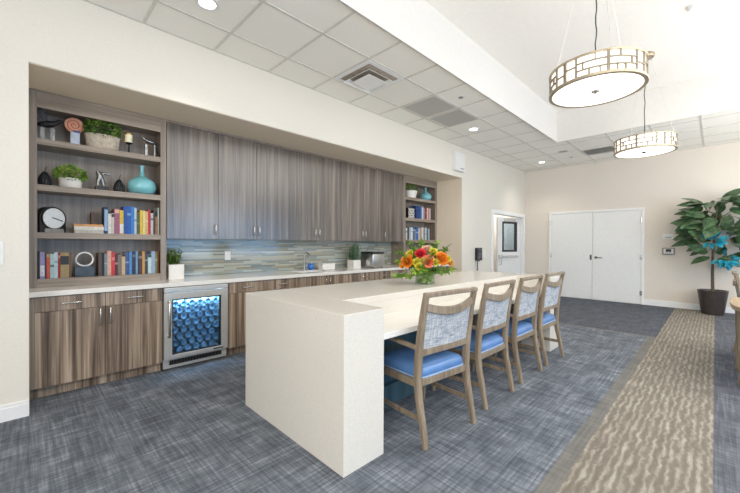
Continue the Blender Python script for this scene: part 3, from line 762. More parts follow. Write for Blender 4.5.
obj('housing', b1(-.19, .19, -.07, 0, -.18, .19, bev=.008), white_m, t); obj('front_cover', b1(-.165, .165, -.078, -.07, -.16, .17, bev=.004), white_m, t); obj('light_bar', b1(-.02, .13, -.082, -.078, -.135, -.12), grey_m, t)
# far wall fixtures: local +y points into the wall after a -90 degree turn
t = thing('wall_sign', 'small white wall sign above the thermostat panel', 'sign', (FX, .72, 1.505), R(-90))
obj('sign_plate', b1(-.085, .085, -.014, 0, -.055, .055, bev=.002), white_m, t)
bm = B()
for k in range(7): box(bm, -.045+k*.016, -.035+k*.016, -.0155, -.014, -.032, -.012)
obj('sign_marks', bm, M('sign_grey', (120, 120, 118), .6), t)
t = thing('thermostat', 'grey thermostat panel on the far wall left of the fig tree', 'thermostat', (FX, .705, 1.19), R(-90))
obj('housing', b1(-.105, .105, -.03, 0, -.075, .075, bev=.008), M('thermostat_grey', (148, 146, 142), .5), t); obj('face', b1(-.08, .08, -.034, -.03, -.05, .055), white_m, t); obj('display', b1(-.045, .045, -.037, -.034, -.012, .045), char_m, t)
bm = B(); 
for k in range(4): box(bm, -.05+k*.028, -.034+k*.028, -.037, -.034, -.038, -.026)
obj('buttons', bm, grey_m, t)

# ------------------------------------------------------------------ counter items
def leafball(c, rx, ry, rz, n, L, W, r=rng, zmin=-9):
    bm = B(); c = Vector(c)
    for k in range(n):
        d = rdir(r); s = r.uniform(.55, 1.0)**.5
        p = c+Vector((d.x*rx*s, d.y*ry*s, d.z*rz*s))
        if p.z < zmin: continue
        q = (d+rdir(r)*.9).normalized()
        leaf(bm, p, q, L*r.uniform(.7, 1.2), W*r.uniform(.7, 1.2), .25, rdir(r), 2)
    return bm
def square_planter(loc, label, w, h, kind):
    t = thing('square_planter', label, 'potted plant', loc)
    bm = B(); th = .008; v = w/2
    box(bm, -v, v, -v, v, 0, .01); box(bm, -v, -v+th, -v, v, .01, h); box(bm, v-th, v, -v, v, .01, h); box(bm, -v+th, v-th, -v, -v+th, .01, h); box(bm, -v+th, v-th, v-th, v, .01, h)
    obj('pot', bm, whitepot_m, t); obj('soil', b1(-v+th, v-th, -v+th, v-th, .01, h-.012), soil_m, t)
    bm = B()
    if kind == 'grass':
        for k in range(150):
            a = rng.uniform(0, 6.28); tl = rng.uniform(.03, .3); d = Vector((math.cos(a)*tl, math.sin(a)*tl, 1))
            leaf(bm, (rng.uniform(-v, v)*.8, rng.uniform(-v, v)*.8, h-.014), d, rng.uniform(.2, .33), .011, .08, (math.cos(a+1.5), math.sin(a+1.5), 0), 3)
        m = grass_leaf
    else:
        for k in range(26):
            px_, py_ = rng.uniform(-v, v)*.75, rng.uniform(-v, v)*.75; hh = rng.uniform(.06, .19)
            lean = Vector((px_*.5, py_*.5, 0)); tube(bm, [(px_, py_, h-.014), (px_+lean.x, py_+lean.y, h+hh)], .004, 5)
            for q in range(9):
                z = .02+hh*q/9; a = rng.uniform(0, 6.28); leaf(bm, (px_+lean.x*q/9, py_+lean.y*q/9, h+z-.01), (math.cos(a), math.sin(a), .5), .05, .024, .1, (0, 0, 1), 2)
        m = box_leaf
    obj('foliage', bm, m, t); return t
square_planter((1.245, 4.45, .908), 'white cube planter with leafy succulent beside the left bookcase', .16, .165, 'succ')
square_planter((4.045, 4.42, .908), 'white cube planter with upright grassy plant left of the ice maker', .165, .135, 'grass')
t = thing('ice_maker', 'stainless steel countertop ice maker with dark lid', 'ice maker', (4.345, 4.27, .908))
isteel = M('mirror_steel', (190, 190, 188), .3, 1, var=.03)
bm = B(); box(bm, -.15, .15, -.16, .16, .012, .245, bev=.018, seg=3); obj('housing', bm, isteel, t, smooth=40)
bm = B(); box(bm, -.146, .146, -.155, .155, .2455, .275, bev=.012, seg=3); obj('lid', bm, char_m, t, smooth=40)
obj('lid_window', b1(-.09, .09, -.10, .1, .275, .279, bev=.0015), black_m, t)
for sx in (-.11, .11):
    for sy_ in (-.12, .12):
        bm = B(); lathe(bm, [(.015, 0), (.015, .014)], 10, (sx, sy_, 0)); obj('foot', bm, black_m, t)
t = thing('napkin_box', 'low white rectangular box on the counter right of the sink', 'box', (3.45, 4.42, .908))
obj('box_body', b1(-.125, .125, -.06, .06, 0, .088, bev=.006), whitepot_m, t); obj('lid', b1(-.128, .128, -.063, .063, .088, .102, bev=.004), whitepot_m, t)
t = thing('soap_jar', 'small round blue patterned jar beside the faucet', 'jar', (3.17, 4.46, .908))
bm = B(); lathe(bm, [(0, 0), (.03, 0), (.048, .02), (.054, .05), (.048, .082), (.03, .1), (.022, .104), (0, .104)], 24); obj('jar_body', bm, M('cobalt_glaze', (44, 98, 178), .2, var=.5, scale=45, coat=.5), t, smooth=50)
bm = B(); lathe(bm, [(.024, .104), (.024, .112), (.01, .12), (.008, .13), (0, .132)], 20); obj('lid', bm, M('pale_blue_glaze', (140, 180, 214), .25), t, smooth=50)

# ------------------------------------------------------------------ flowers on the island
VX, VY, VZ = 2.90, 2.10, .914
t = thing('glass_vase', 'round clear glass vase of green stems on the island', 'vase', (VX, VY, VZ))
bm = B(); lathe(bm, [(0, .0), (.095, 0), (.1, .006), (.1, .19), (.0965, .19), (.0955, .012), (0, .012)], 40); obj('vase_glass', bm, water_m, t, smooth=40)
bm = B(); lathe(bm, [(0, .014), (.093, .014), (.094, .13), (0, .13)], 32); obj('water', bm, glass('vase_water', (232, 242, 222), .02), t, smooth=40)
bm = B(); rv = random.Random(5)
for k in range(46):
    a = rv.uniform(0, 6.28); rr = .075+rv.uniform(-.01, .008); z = rv.uniform(.02, .15)
    leaf(bm, (rr*math.cos(a), rr*math.sin(a), z), (-math.sin(a)*rv.choice((-1, 1)), math.cos(a)*.8, rv.uniform(-.3, .5)), .06, .035, .1, (math.cos(a), math.sin(a), 0), 3)
obj('lining_leaves', bm, leafmat('vase_leaf', (130, 158, 62), (186, 206, 116)), t)
bm = B()
for k in range(16):
    a = rv.uniform(0, 6.28); tube(bm, [(.07*math.cos(a), .07*math.sin(a), .016), (.03*math.cos(a+2), .03*math.sin(a+2), .1), (.06*math.cos(a+2.8), .06*math.sin(a+2.8), .2)], .004, 5)
obj('cut_stems', bm, stem_m, t)
def rose_bm(r, seed):
    bm = B(); q = random.Random(seed); gold = 2.39996
    for k in range(22):
        f = k/21; rad = r*(.12+.83*f); a = k*gold; tilt = .15+.95*f; hh = r*(1.25-.45*f)
        c, s = math.cos(a), math.sin(a); w = r*(.5+.65*f)
        rows = []
        for j in range(5):
            v = j/4; rr = rad*(.25+.75*math.sin(v*1.45)) * (1+.15*tilt*v*v); z = -r*.35+hh*v*(1-.28*tilt*v)
            row = []
            for i in range(5):
                u = (i-2)/2; ww = w*math.sin(.35+v*1.9)*.62; an = a+u*ww/max(rad, .3*r)
                ru = rr*(1+.04*q.uniform(-1, 1)); row.append(bm.verts.new((ru*math.cos(an), ru*math.sin(an), z-abs(u)**2*r*.12*v)))
            rows.append(row)
        for A, C in zip(rows, rows[1:]):
            for i in range(4): bm.faces.new((A[i], A[i+1], C[i+1], C[i]))
    return bm
def flower(kind, label, pos, r, m, seed, group):
    r *= 1.12; p = Vector(pos)-Vector((0, 0, .042)); d = ((p-Vector((0, 0, .10))).normalized()+fr_*.75).normalized()
    t = thing(kind, label, 'flower', (VX+p.x, VY+p.y, VZ+p.z), 0, group); t.rotation_mode = 'QUATERNION'; t.rotation_quaternion = Vector((0, 0, 1)).rotation_difference(d)
    obj('bloom', rose_bm(r, seed), m, t, smooth=80)
    bm = B(); L = (p-Vector((0, 0, .10))).length; tube(bm, [(0, 0, -r*.3), (0, 0, -L*.5), (0, 0, -L*.8)], .0035, 5); obj('stem', bm, stem_m, t)
    return t
def petal(name, c): 
    return M(name, c, .6, var=.14, scale=30)
orange = petal('orange_petal', (244, 142, 40)); coral = petal('coral_petal', (240, 128, 92)); red = petal('red_petal', (214, 52, 62)); pink = petal('pale_pink_petal', (246, 192, 168)); yellow = petal('yellow_green_petal', (214, 206, 70)); peach = petal('apricot_petal', (246, 166, 70))
# camera-facing side of the bouquet is -x,-y ; picture-left is roughly (-x,+y), right is (+x,-y)
lf_ = Vector((-.707, .707, 0)); fr_ = Vector((-.707, -.707, 0)); up_ = Vector((0, 0, 1))
def bp(l, f, u): return lf_*l+fr_*f+up_*u
GF = 'blooms in the island bouquet'
flower('rose', 'large orange rose at the left of the bouquet', bp(.19, .10, .27), .062, orange, 1, GF)
flower('rose', 'large orange rose at the right of the bouquet', bp(-.145, .12, .30), .068, orange, 2, GF)
flower('rose', 'coral pink rose at the front centre of the bouquet', bp(-.005, .15, .275), .06, coral, 3, GF)
flower('rose', 'red rose high in the centre of the bouquet', bp(.06, .10, .345), .052, red, 4, GF)
flower('rose', 'pale pink rose at the top of the bouquet', bp(-.02, .02, .385), .055, pink, 5, GF)
flower('rose', 'apricot rose at the far right edge of the bouquet', bp(-.245, .05, .255), .04, peach, 6, GF)
flower('chrysanthemum', 'yellow-green bloom left of the coral rose', bp(.10, .13, .265), .042, yellow, 7, GF)
flower('chrysanthemum', 'yellow-green bloom above the left orange rose', bp(.16, .06, .345), .038, yellow, 8, GF)
flower('chrysanthemum', 'yellow-green bloom between the red and right orange roses', bp(-.07, .08, .365), .042, yellow, 9, GF)
flower('chrysanthemum', 'lime yellow bloom low between the left orange and coral roses', bp(.085, .16, .225), .036, yellow, 11, GF)
flower('rose', 'small apricot rose low at the left edge of the bouquet', bp(.235, .07, .235), .036, peach, 12, GF)
flower('chrysanthemum', 'lime bloom between the coral and right orange roses', bp(-.08, .155, .265), .036, yellow, 13, GF)
flower('chrysanthemum', 'small yellow bloom just right of the right orange rose', bp(-.215, .09, .30), .034, yellow, 10, GF)
def spray(label, l, f, u, n, seed, m, leafL=.055):
    q = random.Random(seed); end = bp(l*.97, f, u-.04)
    t = thing('leaf_spray', label, 'greenery', (VX, VY, VZ), 0, 'leafy sprays in the island bouquet')
    mid = Vector((end.x*.45, end.y*.45, .1+(end.z-.1)*.62)); P0 = Vector((end.x*.06, end.y*.06, .11)); pts = []
    for k in range(9):
        s = k/8; pts.append((1-s)**2*P0+2*s*(1-s)*mid+s*s*end)
    bm = B(); tube(bm, pts, [.0035-.002*k/8 for k in range(9)], 5); obj('stem', bm, stem_m, t)
    bm = B()
    for k in range(n):
        s = .4+.6*k/(n-1); i = min(7, int(s*8)); p = pts[i].lerp(pts[i+1], s*8-i); tg = (pts[i+1]-pts[i]).normalized()
        dd = (tg*.7+rdir(q)*.9).normalized(); leaf(bm, p, dd, leafL*q.uniform(.7, 1.25), leafL*.5, .25, rdir(q)+Vector((0, 0, 1)), 3)
    obj('leaves', bm, m, t)
sp = [(.28, .0, .38, 'leafy spray arching to the upper left of the bouquet'), (.30, .06, .27, 'leafy spray reaching out left above the counter'), (.31, .08, .12, 'leafy spray drooping at the lower left of the bouquet'), (.16, -.02, .46, 'tall leafy spray at the upper left of the bouquet'),
      (.03, -.06, .47, 'tall leafy spray behind the pale pink rose'), (-.12, -.02, .47, 'tall leafy spray at the upper right of the bouquet'), (-.24, .0, .41, 'leafy spray above the apricot rose'), (-.28, .06, .19, 'leafy spray drooping at the lower right of the bouquet'),
      (.06, .18, .20, 'leafy spray hanging over the vase rim at the front'), (-.10, .17, .19, 'leafy spray under the right orange rose'), (.13, .17, .18, 'leafy spray under the left orange rose'), (-.19, -.08, .33, 'leafy spray at the back right of the bouquet'), (.12, -.10, .36, 'leafy spray at the back left of the bouquet'),
      (.22, .10, .30, 'leafy spray beside the left orange rose'), (.02, .16, .27, 'leafy spray under the coral rose'), (-.05, .14, .33, 'leafy spray between the coral and right orange roses'), (.12, .05, .38, 'leafy spray above the yellow-green blooms on the left')]
for k, (l, f_, u, lb) in enumerate(sp): spray(lb, l, f_, u, 40, 20+k, bright_leaf if k % 3 else box_leaf)

# ------------------------------------------------------------------ fig tree
t = thing('fiddle_leaf_fig', 'tall broad-leaved fig tree in a dark pot by the far wall', 'potted plant', (9.33, .03, 0))
bm = B(); lathe(bm, [(0, 0), (.155, 0), (.16, .01), (.218, .455), (.22, .462), (.205, .462), (.19, .42), (0, .42)], 40); obj('pot', bm, pot_m, t, smooth=40)
bm = B(); lathe(bm, [(0, .421), (.188, .421), (.19, .432), (0, .44)], 30); obj('soil', bm, soil_m, t)
bm = B(); trunk = [(0, 0, .43), (.01, .005, .8), (-.005, .0, 1.2), (.01, -.02, 1.6), (0, -.05, 2.05)]; tube(bm, trunk, [.026, .023, .02, .016, .008], 10)
br = []
q = random.Random(11)
for k in range(9):
    z = 1.2+.09*k; a = k*2.4+.5; L = q.uniform(.15, .28); e_ = (math.cos(a)*L*.6, math.sin(a)*L-.05, z+.16); br.append(e_); tube(bm, [(0, -.02, z), (e_[0]*.6, e_[1]*.6, z+.06), e_], [.01, .008, .005], 6)
obj('trunk', bm, bark_m, t, smooth=50)
bm = B()
X = 9.33
cnt = 0
for k in range(92):
    z = 1.08+1.12*q.random(); a = q.uniform(0, 6.283)
    env = .30*math.sin(math.pi*min(1, max(.15, (z-.9)/1.55)))
    p = Vector((-.06+math.cos(a)*env*.6, -.09+math.sin(a)*env*1.15, z)); d = Vector((math.cos(a)*.6-.25, math.sin(a)*.9, q.uniform(-.7, .5)))
    L = q.uniform(.24, .38)
    if (p+d.normalized()*L).x > .34: d.x = -abs(d.x)*.5
    leaf(bm, p, d, L, L*q.uniform(.55, .68), q.uniform(.05, .4), Vector((-.75, 0, .8))+rdir(q)*.45, 6, .1)
for (y, z, dz) in ((.20, 1.58, -.25), (.22, 1.80, .02), (.16, 1.95, .1), (.12, 2.10, .16), (.22, 1.42, -.2), (-.1, 2.15, .5), (-.2, 2.12, .25)):
    leaf(bm, (-.1, y, z), (-.12, 1 if y > 0 else -.6, dz), .40, .20, .18, (-.7, 0, .8), 6, .1)
obj('foliage', bm, fig_leaf, t, smooth=60)
for (y, z) in ((.0, 1.42), (-.17, 1.06)):
    bt = B()
    for k in range(16):
        d = rdir(q); d.x = -abs(d.x); leaf(bt, (-.2+d.x*.04, y+d.y*.08, z+d.z*.07), d+Vector((-.4, 0, 0)), .14, .095, .3, Vector((-1, 0, .3))+rdir(q)*.6, 4)
    lb = obj('teal_leaf_cluster', bt, teal_leaf, t, smooth=60); lb['label'] = 'bright teal blue leaf cluster'

# ------------------------------------------------------------------ books
matcache = {}
def cmat(c):
    if c not in matcache: matcache[c] = M('book_cloth_%d' % len(matcache), tuple(v*.9 for v in c), .45, var=.06, scale=40)
    return matcache[c]
def book(x0, x1, y, z, h, depth, c, label, group, lean=0, band=None, bandz=(.62, .8)):
    w = x1-x0-.0012; th = min(.003, w*.15)
    bm = B(); box(bm, -w/2, w/2, 0, th, 0, h); box(bm, -w/2, -w/2+th, th, depth, 0, h); box(bm, w/2-th, w/2, th, depth, 0, h)
    o = obj('book', bm, cmat(c)); tag(o, label, 'book', group)
    obj('pages', b1(-w/2+th, w/2-th, th, depth-.004, .003, h-.004), paper_m, o)
    if band:
        if bandz in ((.62, .8), (.6, .8)):
            q_ = rng.uniform(.45, .8); bandz = (q_, q_+rng.uniform(.05, .14)); band = tuple(int(a*.6+b*.4) for a, b in zip(band, c))
        obj('spine_label', b1(-w/2+.0005, w/2-.0005, -.0006, .001, h*bandz[0], h*bandz[1]), cmat(band), o)
    o.location = ((x0+x1)/2, y, z+.0005); o.rotation_euler = (0, R(lean), 0); return o
Z3, Z4 = 1.41, .985
G3 = 'upright books on the third shelf of the left bookcase'
L3 = [(.612, .640, 1.612, (232, 228, 220), 'cream-white book right of the navy leaning book', None), (.640, .665, 1.618, (214, 204, 190), 'beige book with dark top band left of the mauve book', (60, 54, 50)),
 (.665, .708, 1.668, (166, 98, 128), 'mauve book with peach top, left of the yellow-and-white book', (226, 176, 152)), (.708, .741, 1.655, (232, 196, 52), 'yellow book with white lower half beside the mauve book', (240, 238, 230)),
 (.741, .772, 1.698, (28, 84, 168), 'left of two thick royal blue books', None), (.772, .806, 1.702, (34, 96, 184), 'right of two thick royal blue books', (190, 214, 238)), (.806, .836, 1.70, (52, 132, 208), 'sky blue book right of the royal blue pair', None),
 (.836, .859, 1.69, (196, 212, 226), 'thin pale blue book right of the sky blue book', (90, 130, 170)), (.859, .886, 1.645, (88, 96, 60), 'thin olive book left of the bright yellow book', (222, 190, 80)), (.886, .911, 1.668, (240, 204, 48), 'bright yellow tall book in the middle right of the shelf', None),
 (.911, .935, 1.664, (244, 226, 150), 'pale yellow book right of the bright yellow book', None), (.935, .961, 1.66, (236, 188, 128), 'peach book left of the red book', (250, 224, 180)), (.961, .985, 1.675, (204, 44, 46), 'bright red book on the third shelf', None),
 (.985, 1.010, 1.644, (206, 204, 204), 'black-and-white mottled book right of the red book', (40, 38, 40)), (1.010, 1.030, 1.678, (70, 52, 44), 'dark brown tall book left of the short tan book', None), (1.030, 1.053, 1.607, (208, 136, 70), 'short tan orange book near the right stile', (150, 86, 40)), (1.053, 1.067, 1.706, (208, 224, 212), 'pale mint thin book against the right stile', None)]
for x0, x1, zt, c, lb, bd in L3:
    bz = (.62, .8)
    if 'white lower' in lb: bz = (.04, .42)
    if 'peach top' in lb or 'dark top' in lb: bz = (.82, .97)
    book(x0, x1, 4.36+rng.uniform(-.008, .008), Z3, zt-Z3, .16, c, lb, G3, 0, bd, bz)
book(.5815, .6105, 4.36, Z3+.0005, .27, .17, (38, 62, 104), 'navy blue tall book at the left of the upright row', G3, 0, (150, 186, 220), (.1, .9))
book(.497, .524, 4.535, Z3+.002, .215, .07, (136, 100, 74), 'brown book standing behind the stacked flat books', None)
GS = 'flat stack on the third shelf of the left bookcase'
def flat(z, h, x0, x1, c, label, y=4.35, d=.17):
    th = .003; bm = B(); box(bm, x0, x1, 0, d, 0, th); box(bm, x0, x1, 0, d, h-th, h); box(bm, x0, x1, 0, th, th, h-th)
    o = obj('book', bm, cmat(c)); tag(o, label, 'book', GS); o.location = (0, y, z); obj('pages', b1(x0+.004, x1-.004, th, d-.004, th, h-th), paper_m, o); return o
flat(1.4105, .034, .352, .575, (206, 200, 188), 'grey-white bottom book of the flat stack')
flat(1.4447, .032, .35, .578, (240, 236, 226), 'white middle book of the flat stack')
flat(1.477, .022, .345, .572, (232, 164, 92), 'tan orange top book of the flat stack')
G4 = 'upright books on the bottom shelf of the left bookcase'
L4 = [(.0985, .112, 1.235, (50, 44, 52), 'thin dark book against the left stile', None), (.112, .144, 1.229, (168, 162, 206), 'lavender book with white lettering at the left end', (238, 238, 246)), (.144, .155, 1.222, (84, 58, 92), 'thin purple book right of the lavender book', None),
 (.155, .180, 1.212, (216, 96, 62), 'orange-red book with tan top at the left end', (180, 160, 96)), (.180, .208, 1.212, (190, 222, 228), 'pale cyan book right of the orange-red book', (60, 70, 72)), (.208, .234, 1.228, (214, 230, 236), 'white-blue book between the cyan and crimson books', (120, 190, 200)),
 (.234, .251, 1.222, (176, 40, 48), 'thin crimson book left of the khaki book', (236, 226, 220)), (.251, .312, 1.224, (178, 156, 108), 'wide khaki book with a dark square label', (58, 60, 56)), (.312, .332, 1.218, (128, 96, 66), 'brown book right of the wide khaki book', None),
 (.534, .560, 1.218, (96, 76, 66), 'dark brown book right of the ring ornament', None), (.560, .582, 1.216, (34, 34, 38), 'black book left of the teal-grey book', None), (.582, .606, 1.206, (122, 146, 150), 'teal-grey book with white bands left of the pink book', (226, 234, 234)),
 (.606, .642, 1.232, (236, 178, 160), 'peach pink book left of the scarlet book', None), (.642, .667, 1.222, (214, 60, 66), 'scarlet book beside the peach pink book', (240, 190, 180)), (.667, .693, 1.196, (86, 48, 54), 'maroon book with pale title right of the scarlet book', (226, 214, 210)),
 (.693, .727, 1.196, (140, 122, 112), 'taupe book left of the cream-tan book', None), (.727, .757, 1.206, (212, 188, 142), 'cream-tan book with black top band', (34, 32, 32)), (.757, .791, 1.219, (72, 96, 142), 'slate blue book left of the bright blue book', (180, 196, 220)),
 (.791, .817, 1.224, (86, 146, 212), 'bright blue book on the bottom shelf', None), (.817, .848, 1.222, (44, 54, 74), 'dark navy book between two blue books', (140, 150, 160)), (.848, .870, 1.229, (140, 178, 220), 'light blue thin book left of the dark brown striped book', None),
 (.870, .906, 1.208, (70, 58, 52), 'dark brown striped book left of the orange-tan book', (196, 180, 160)), (.906, .932, 1.228, (220, 160, 92), 'orange-tan book near the right end of the bottom shelf', None), (.932, .960, 1.212, (66, 74, 82), 'charcoal book with white title left of the mint book', (226, 230, 232)),
 (.960, .992, 1.19, (206, 232, 222), 'pale mint book with dark top on the bottom shelf', (48, 62, 70)), (.992, 1.028, 1.226, (168, 186, 226), 'periwinkle book near the right stile', None), (1.028, 1.048, 1.222, (124, 140, 62), 'olive green thin book near the right stile', (220, 220, 170)), (1.048, 1.067, 1.226, (156, 72, 40), 'rust red book against the right stile', None)]
for x0, x1, zt, c, lb, bd in L4:
    bz = (.6, .8)
    if 'top' in lb: bz = (.86, .99)
    if 'dark square' in lb: bz = (.52, .86)
    if 'left end' in lb and 'lettering' in lb: bz = (.1, .5)
    book(x0, x1, 4.36+rng.uniform(-.008, .008), Z4, zt-Z4, .16, c, lb, G4, 0, bd, bz)
# right bookcase books
GR2 = 'upright books on the second shelf of the right bookcase'; x = 5.70; ZR2 = 1.842
RB2 = [(.075, .265, (22, 60, 122), 'navy blue wide book at the left of the second shelf, right bookcase', (60, 110, 170)), (.075, .268, (26, 72, 142), 'royal blue wide book beside the navy one, right bookcase', None), (.055, .262, (60, 108, 170), 'mid blue book left of the white book, right bookcase', None), (.05, .255, (232, 230, 226), 'white book left of the grey-blue book, right bookcase', None),
       (.05, .25, (150, 168, 184), 'grey-blue book on the second shelf, right bookcase', None), (.03, .24, (56, 50, 52), 'dark book left of the red book, right bookcase', None), (.055, .255, (196, 64, 54), 'red book on the second shelf, right bookcase', (232, 200, 190)), (.04, .25, (236, 232, 224), 'ivory book right of the red book, right bookcase', None), (.04, .256, (200, 110, 84), 'terracotta book near the right stile, right bookcase', None), (.045, .245, (214, 216, 214), 'pale grey book against the right stile, right bookcase', None)]
for w_, h_, c, lb, bd in RB2:
    book(x, x+w_, 4.36, ZR2, h_, .17, c, lb, GR2, 0, bd); x += w_+.001
GR3 = 'upright books on the third shelf of the right bookcase'; x = 5.33; ZR3 = 1.41
RB3 = [(.05, .25, (60, 84, 116), 'slate blue book at the left end of the lower row, right bookcase', None), (.045, .235, (226, 226, 220), 'white book with dark title at the left of the lower row', (70, 80, 96)), (.06, .255, (70, 66, 70), 'charcoal book left of the pale blue book, lower row', None), (.055, .25, (170, 196, 216), 'pale blue book in the lower row, right bookcase', None),
       (.06, .25, (238, 236, 230), 'bright white book between the pale blue and denim books', (150, 150, 150)), (.065, .265, (74, 108, 150), 'denim blue book in the lower row, right bookcase', (210, 220, 230)), (.05, .22, (140, 146, 150), 'short grey book in the lower row, right bookcase', None), (.07, .255, (32, 100, 190), 'vivid blue book in the middle of the lower row', (230, 236, 244)),
       (.05, .24, (214, 206, 190), 'cream book right of the vivid blue book', None), (.06, .25, (190, 150, 136), 'dusty pink book in the lower row, right bookcase', None), (.065, .26, (232, 230, 224), 'tall white book right of the dusty pink book', None), (.05, .25, (104, 132, 140), 'teal-grey book in the lower row, right bookcase', None), (.06, .262, (222, 222, 214), 'off-white book near the right end of the lower row', (120, 140, 160)), (.05, .245, (60, 96, 120), 'deep teal book near the right stile, lower row', None), (.055, .24, (176, 190, 200), 'silver-blue book against the right stile, lower row', None)]
for w_, h_, c, lb, bd in RB3:
    book(x, x+w_, 4.36, ZR3, h_, .17, c, lb, GR3, 0, bd); x += w_+.001

# ------------------------------------------------------------------ shelf ornaments
glass_m = glass('clear_acrylic', (232, 238, 240), .16)
dark_iron = M('dark_iron', (46, 46, 50), .45, .5, var=.15)
pewter = M('pewter', (150, 150, 150), .3, .9, var=.15, scale=40)
# bird on acrylic stand, left
def bird(loc, label, m, flip=1, wing=True):
    t = thing('bird_figurine', label, 'figurine', loc)
    bm = B()
    for x in (-.04, .03): box(bm, x-.016, x+.016, -.016, .016, 0, .135, bev=.002)
    obj('stand_post', bm, glass_m, t)
    bm = B(); tube(bm, [(-.075*flip, 0, .15), (-.05*flip, 0, .155), (-.01*flip, 0, .165), (.03*flip, 0, .175), (.055*flip, 0, .19), (.07*flip, 0, .205), (.082*flip, 0, .21), (.115*flip, 0, .205)], [.01, .026, .034, .027, .017, .017, .013, .003], 10)
    obj('body', bm, m, t, smooth=60)
    if wing:
        for s in (-1, 1):
            bm = B(); leaf(bm, (-.02*flip, s*.012, .16), (-.3*flip+.12*(s>0), s*.12, 1), .18, .05, -.05, (.3, -1, 0), 5); obj('wing', bm, m, t, smooth=60)
    bm = B(); leaf(bm, (-.06*flip, 0, .14), (-1*flip, 0, -.1), .05, .03, 0, (0, 0, 1), 3); obj('tail', bm, m, t)
    return t
bird((.172, 4.43, SZ[3]), 'dark bird figurine with raised wings on the top shelf, left end', dark_iron)
t = thing('plaque_ornament', 'coral round plaque on a white and blue stand, top shelf', 'ornament', (.362, 4.43, SZ[3]))
bm = B(); box(bm, -.035, .035, -.02, .02, 0, .13, bev=.003); obj('stand', bm, M('pale_blue_stand', (206, 216, 232), .4), t)
obj('stand_cap', b1(-.012, .037, -.022, .022, .13, .15, bev=.002), M('navy_cap', (70, 84, 140), .4), t)
mt = Matrix.Translation((-.005, 0, .20)) @ Matrix.Rotation(R(90), 4, 'X'); bm = B(); lathe(bm, [(0, -.012), (.07, -.012), (.075, -.006), (.075, .006), (.07, .012), (0, .012)], 32, mat=mt); obj('disc', bm, M('coral_ceramic', (226, 160, 130), .5), t, smooth=40)
bm = B(); pts = [(-.005+(.008+.0045*k*.55)*math.cos(k*.55), -.014, .20+(.008+.0045*k*.55)*math.sin(k*.55)) for k in range(24)]; tube(bm, pts, .004, 6); obj('spiral_relief', bm, M('rust_relief', (190, 104, 84), .5), t)
def oval_planter(loc, label, rx, ry, h, fx, fz, m, leafm, n=420):
    t = thing('planter', label, 'potted plant', loc)
    bm = B(); lathe(bm, [(0, 0), (.86, 0), (.9, .006), (1.0, h-.008), (1.0, h), (.93, h), (.92, h-.015), (0, h-.015)], 40, sx=rx, sy=ry); obj('pot', bm, m, t, smooth=40)
    obj('foliage', leafball((0, 0, h+fz*.35), fx, ry*1.15, fz*.75, n, .028, .018, random.Random(n), h-.02), leafm, t); return t
oval_planter((.578, 4.42, SZ[3]), 'large boxwood planter in a stone oval bowl, top shelf', .145, .085, .145, .15, .17, concrete_m, box_leaf, 1100)
oval_planter((.328, 4.42, SZ[2]), 'small bright green plant in a white oval bowl, second shelf', .092, .07, .095, .115, .11, whitepot_m, bright_leaf, 700)
t = thing('candle_lantern', 'small gold and white candle lantern on the top shelf', 'lantern', (.80, 4.43, SZ[3]))
bm = B(); lathe(bm, [(.036, 0), (.036, .012), (.01, .02), (.008, .105), (.03, .118), (.034, .125)], 20); obj('stand', bm, dark_iron, t, smooth=40)
bm = B(); lathe(bm, [(.03, .125), (.032, .13), (.034, .215), (.03, .217)], 20); obj('candle', bm, M('ivory_wax', (240, 230, 196), .5, emit=.15), t, smooth=40)
bm = B(); arcbox(bm, .036, .039, 0, 6.2832, .207, .22, 24); tube(bm, [(-.037, 0, .125), (-.045, 0, .17), (-.04, 0, .23), (-.03, 0, .255)], .004, 6); obj('gold_band', bm, M('gold', (206, 170, 90), .3, .9), t)
t = thing('bird_figurine', 'pewter long-beaked bird on a block stand, top shelf right end', 'figurine', (1.0, 4.43, SZ[3]))
bm = B(); box(bm, -.055, -.03, -.02, .02, 0, .14, bev=.002); box(bm, .03, .045, -.02, .02, 0, .15, bev=.002); obj('stand', bm, pewter, t)
bm = B(); tube(bm, [(-.085, 0, .225), (-.06, 0, .20), (-.02, 0, .178), (.03, 0, .172), (.06, 0, .168), (.10, 0, .165)], [.004, .014, .024, .022, .014, .003], 10); obj('body', bm, pewter, t, smooth=60)
bm = B(); sweep(bm, [(.045, 0, .16), (.06, 0, .09), (.085, 0, .03)], .02, .008, (0, 1, 0)); obj('tail', bm, dark_iron, t)
def pear(loc, label, s=1):
    t = thing('pear_sculpture', label, 'ornament', loc); bm = B()
    prof = [(.022, 0), (.042, .012), (.047, .04), (.042, .07), (.028, .1), (.018, .12), (.006, .132)]
    for k in range(14):
        a = 2*math.pi*k/14; tube(bm, [(r*s*math.cos(a+.5*i*.25), r*s*math.sin(a+.5*i*.25), z*s) for i, (r, z) in enumerate(prof)], .0028*s, 5)
    for k in range(14):
        a = 2*math.pi*k/14; tube(bm, [(r*s*math.cos(a-.5*i*.25), r*s*math.sin(a-.5*i*.25), z*s) for i, (r, z) in enumerate(prof)], .0028*s, 5)
    obj('wire_body', bm, dark_iron, t)
    bm = B(); lathe(bm, [(r*s*.9, z*s) for r, z in prof], 18); obj('inner_core', bm, M('smoked_core', (70, 72, 74), .6), t, smooth=50)
    bm = B(); tube(bm, [(0, 0, .128*s), (.004*s, 0, .155*s), (.012*s, 0, .18*s)], .003*s, 6); obj('stem', bm, dark_iron, t)
    return t
pear((.147, 4.42, SZ[2]), 'dark wire pear at the left end of the second shelf', 1.02)
pear((.714, 4.42, SZ[2]), 'dark wire pear beside the large teal vase', 1.04)
t = thing('horse_sculpture', 'silver figure sculpture on a dark base, middle of the second shelf', 'sculpture', (.567, 4.43, SZ[2]))
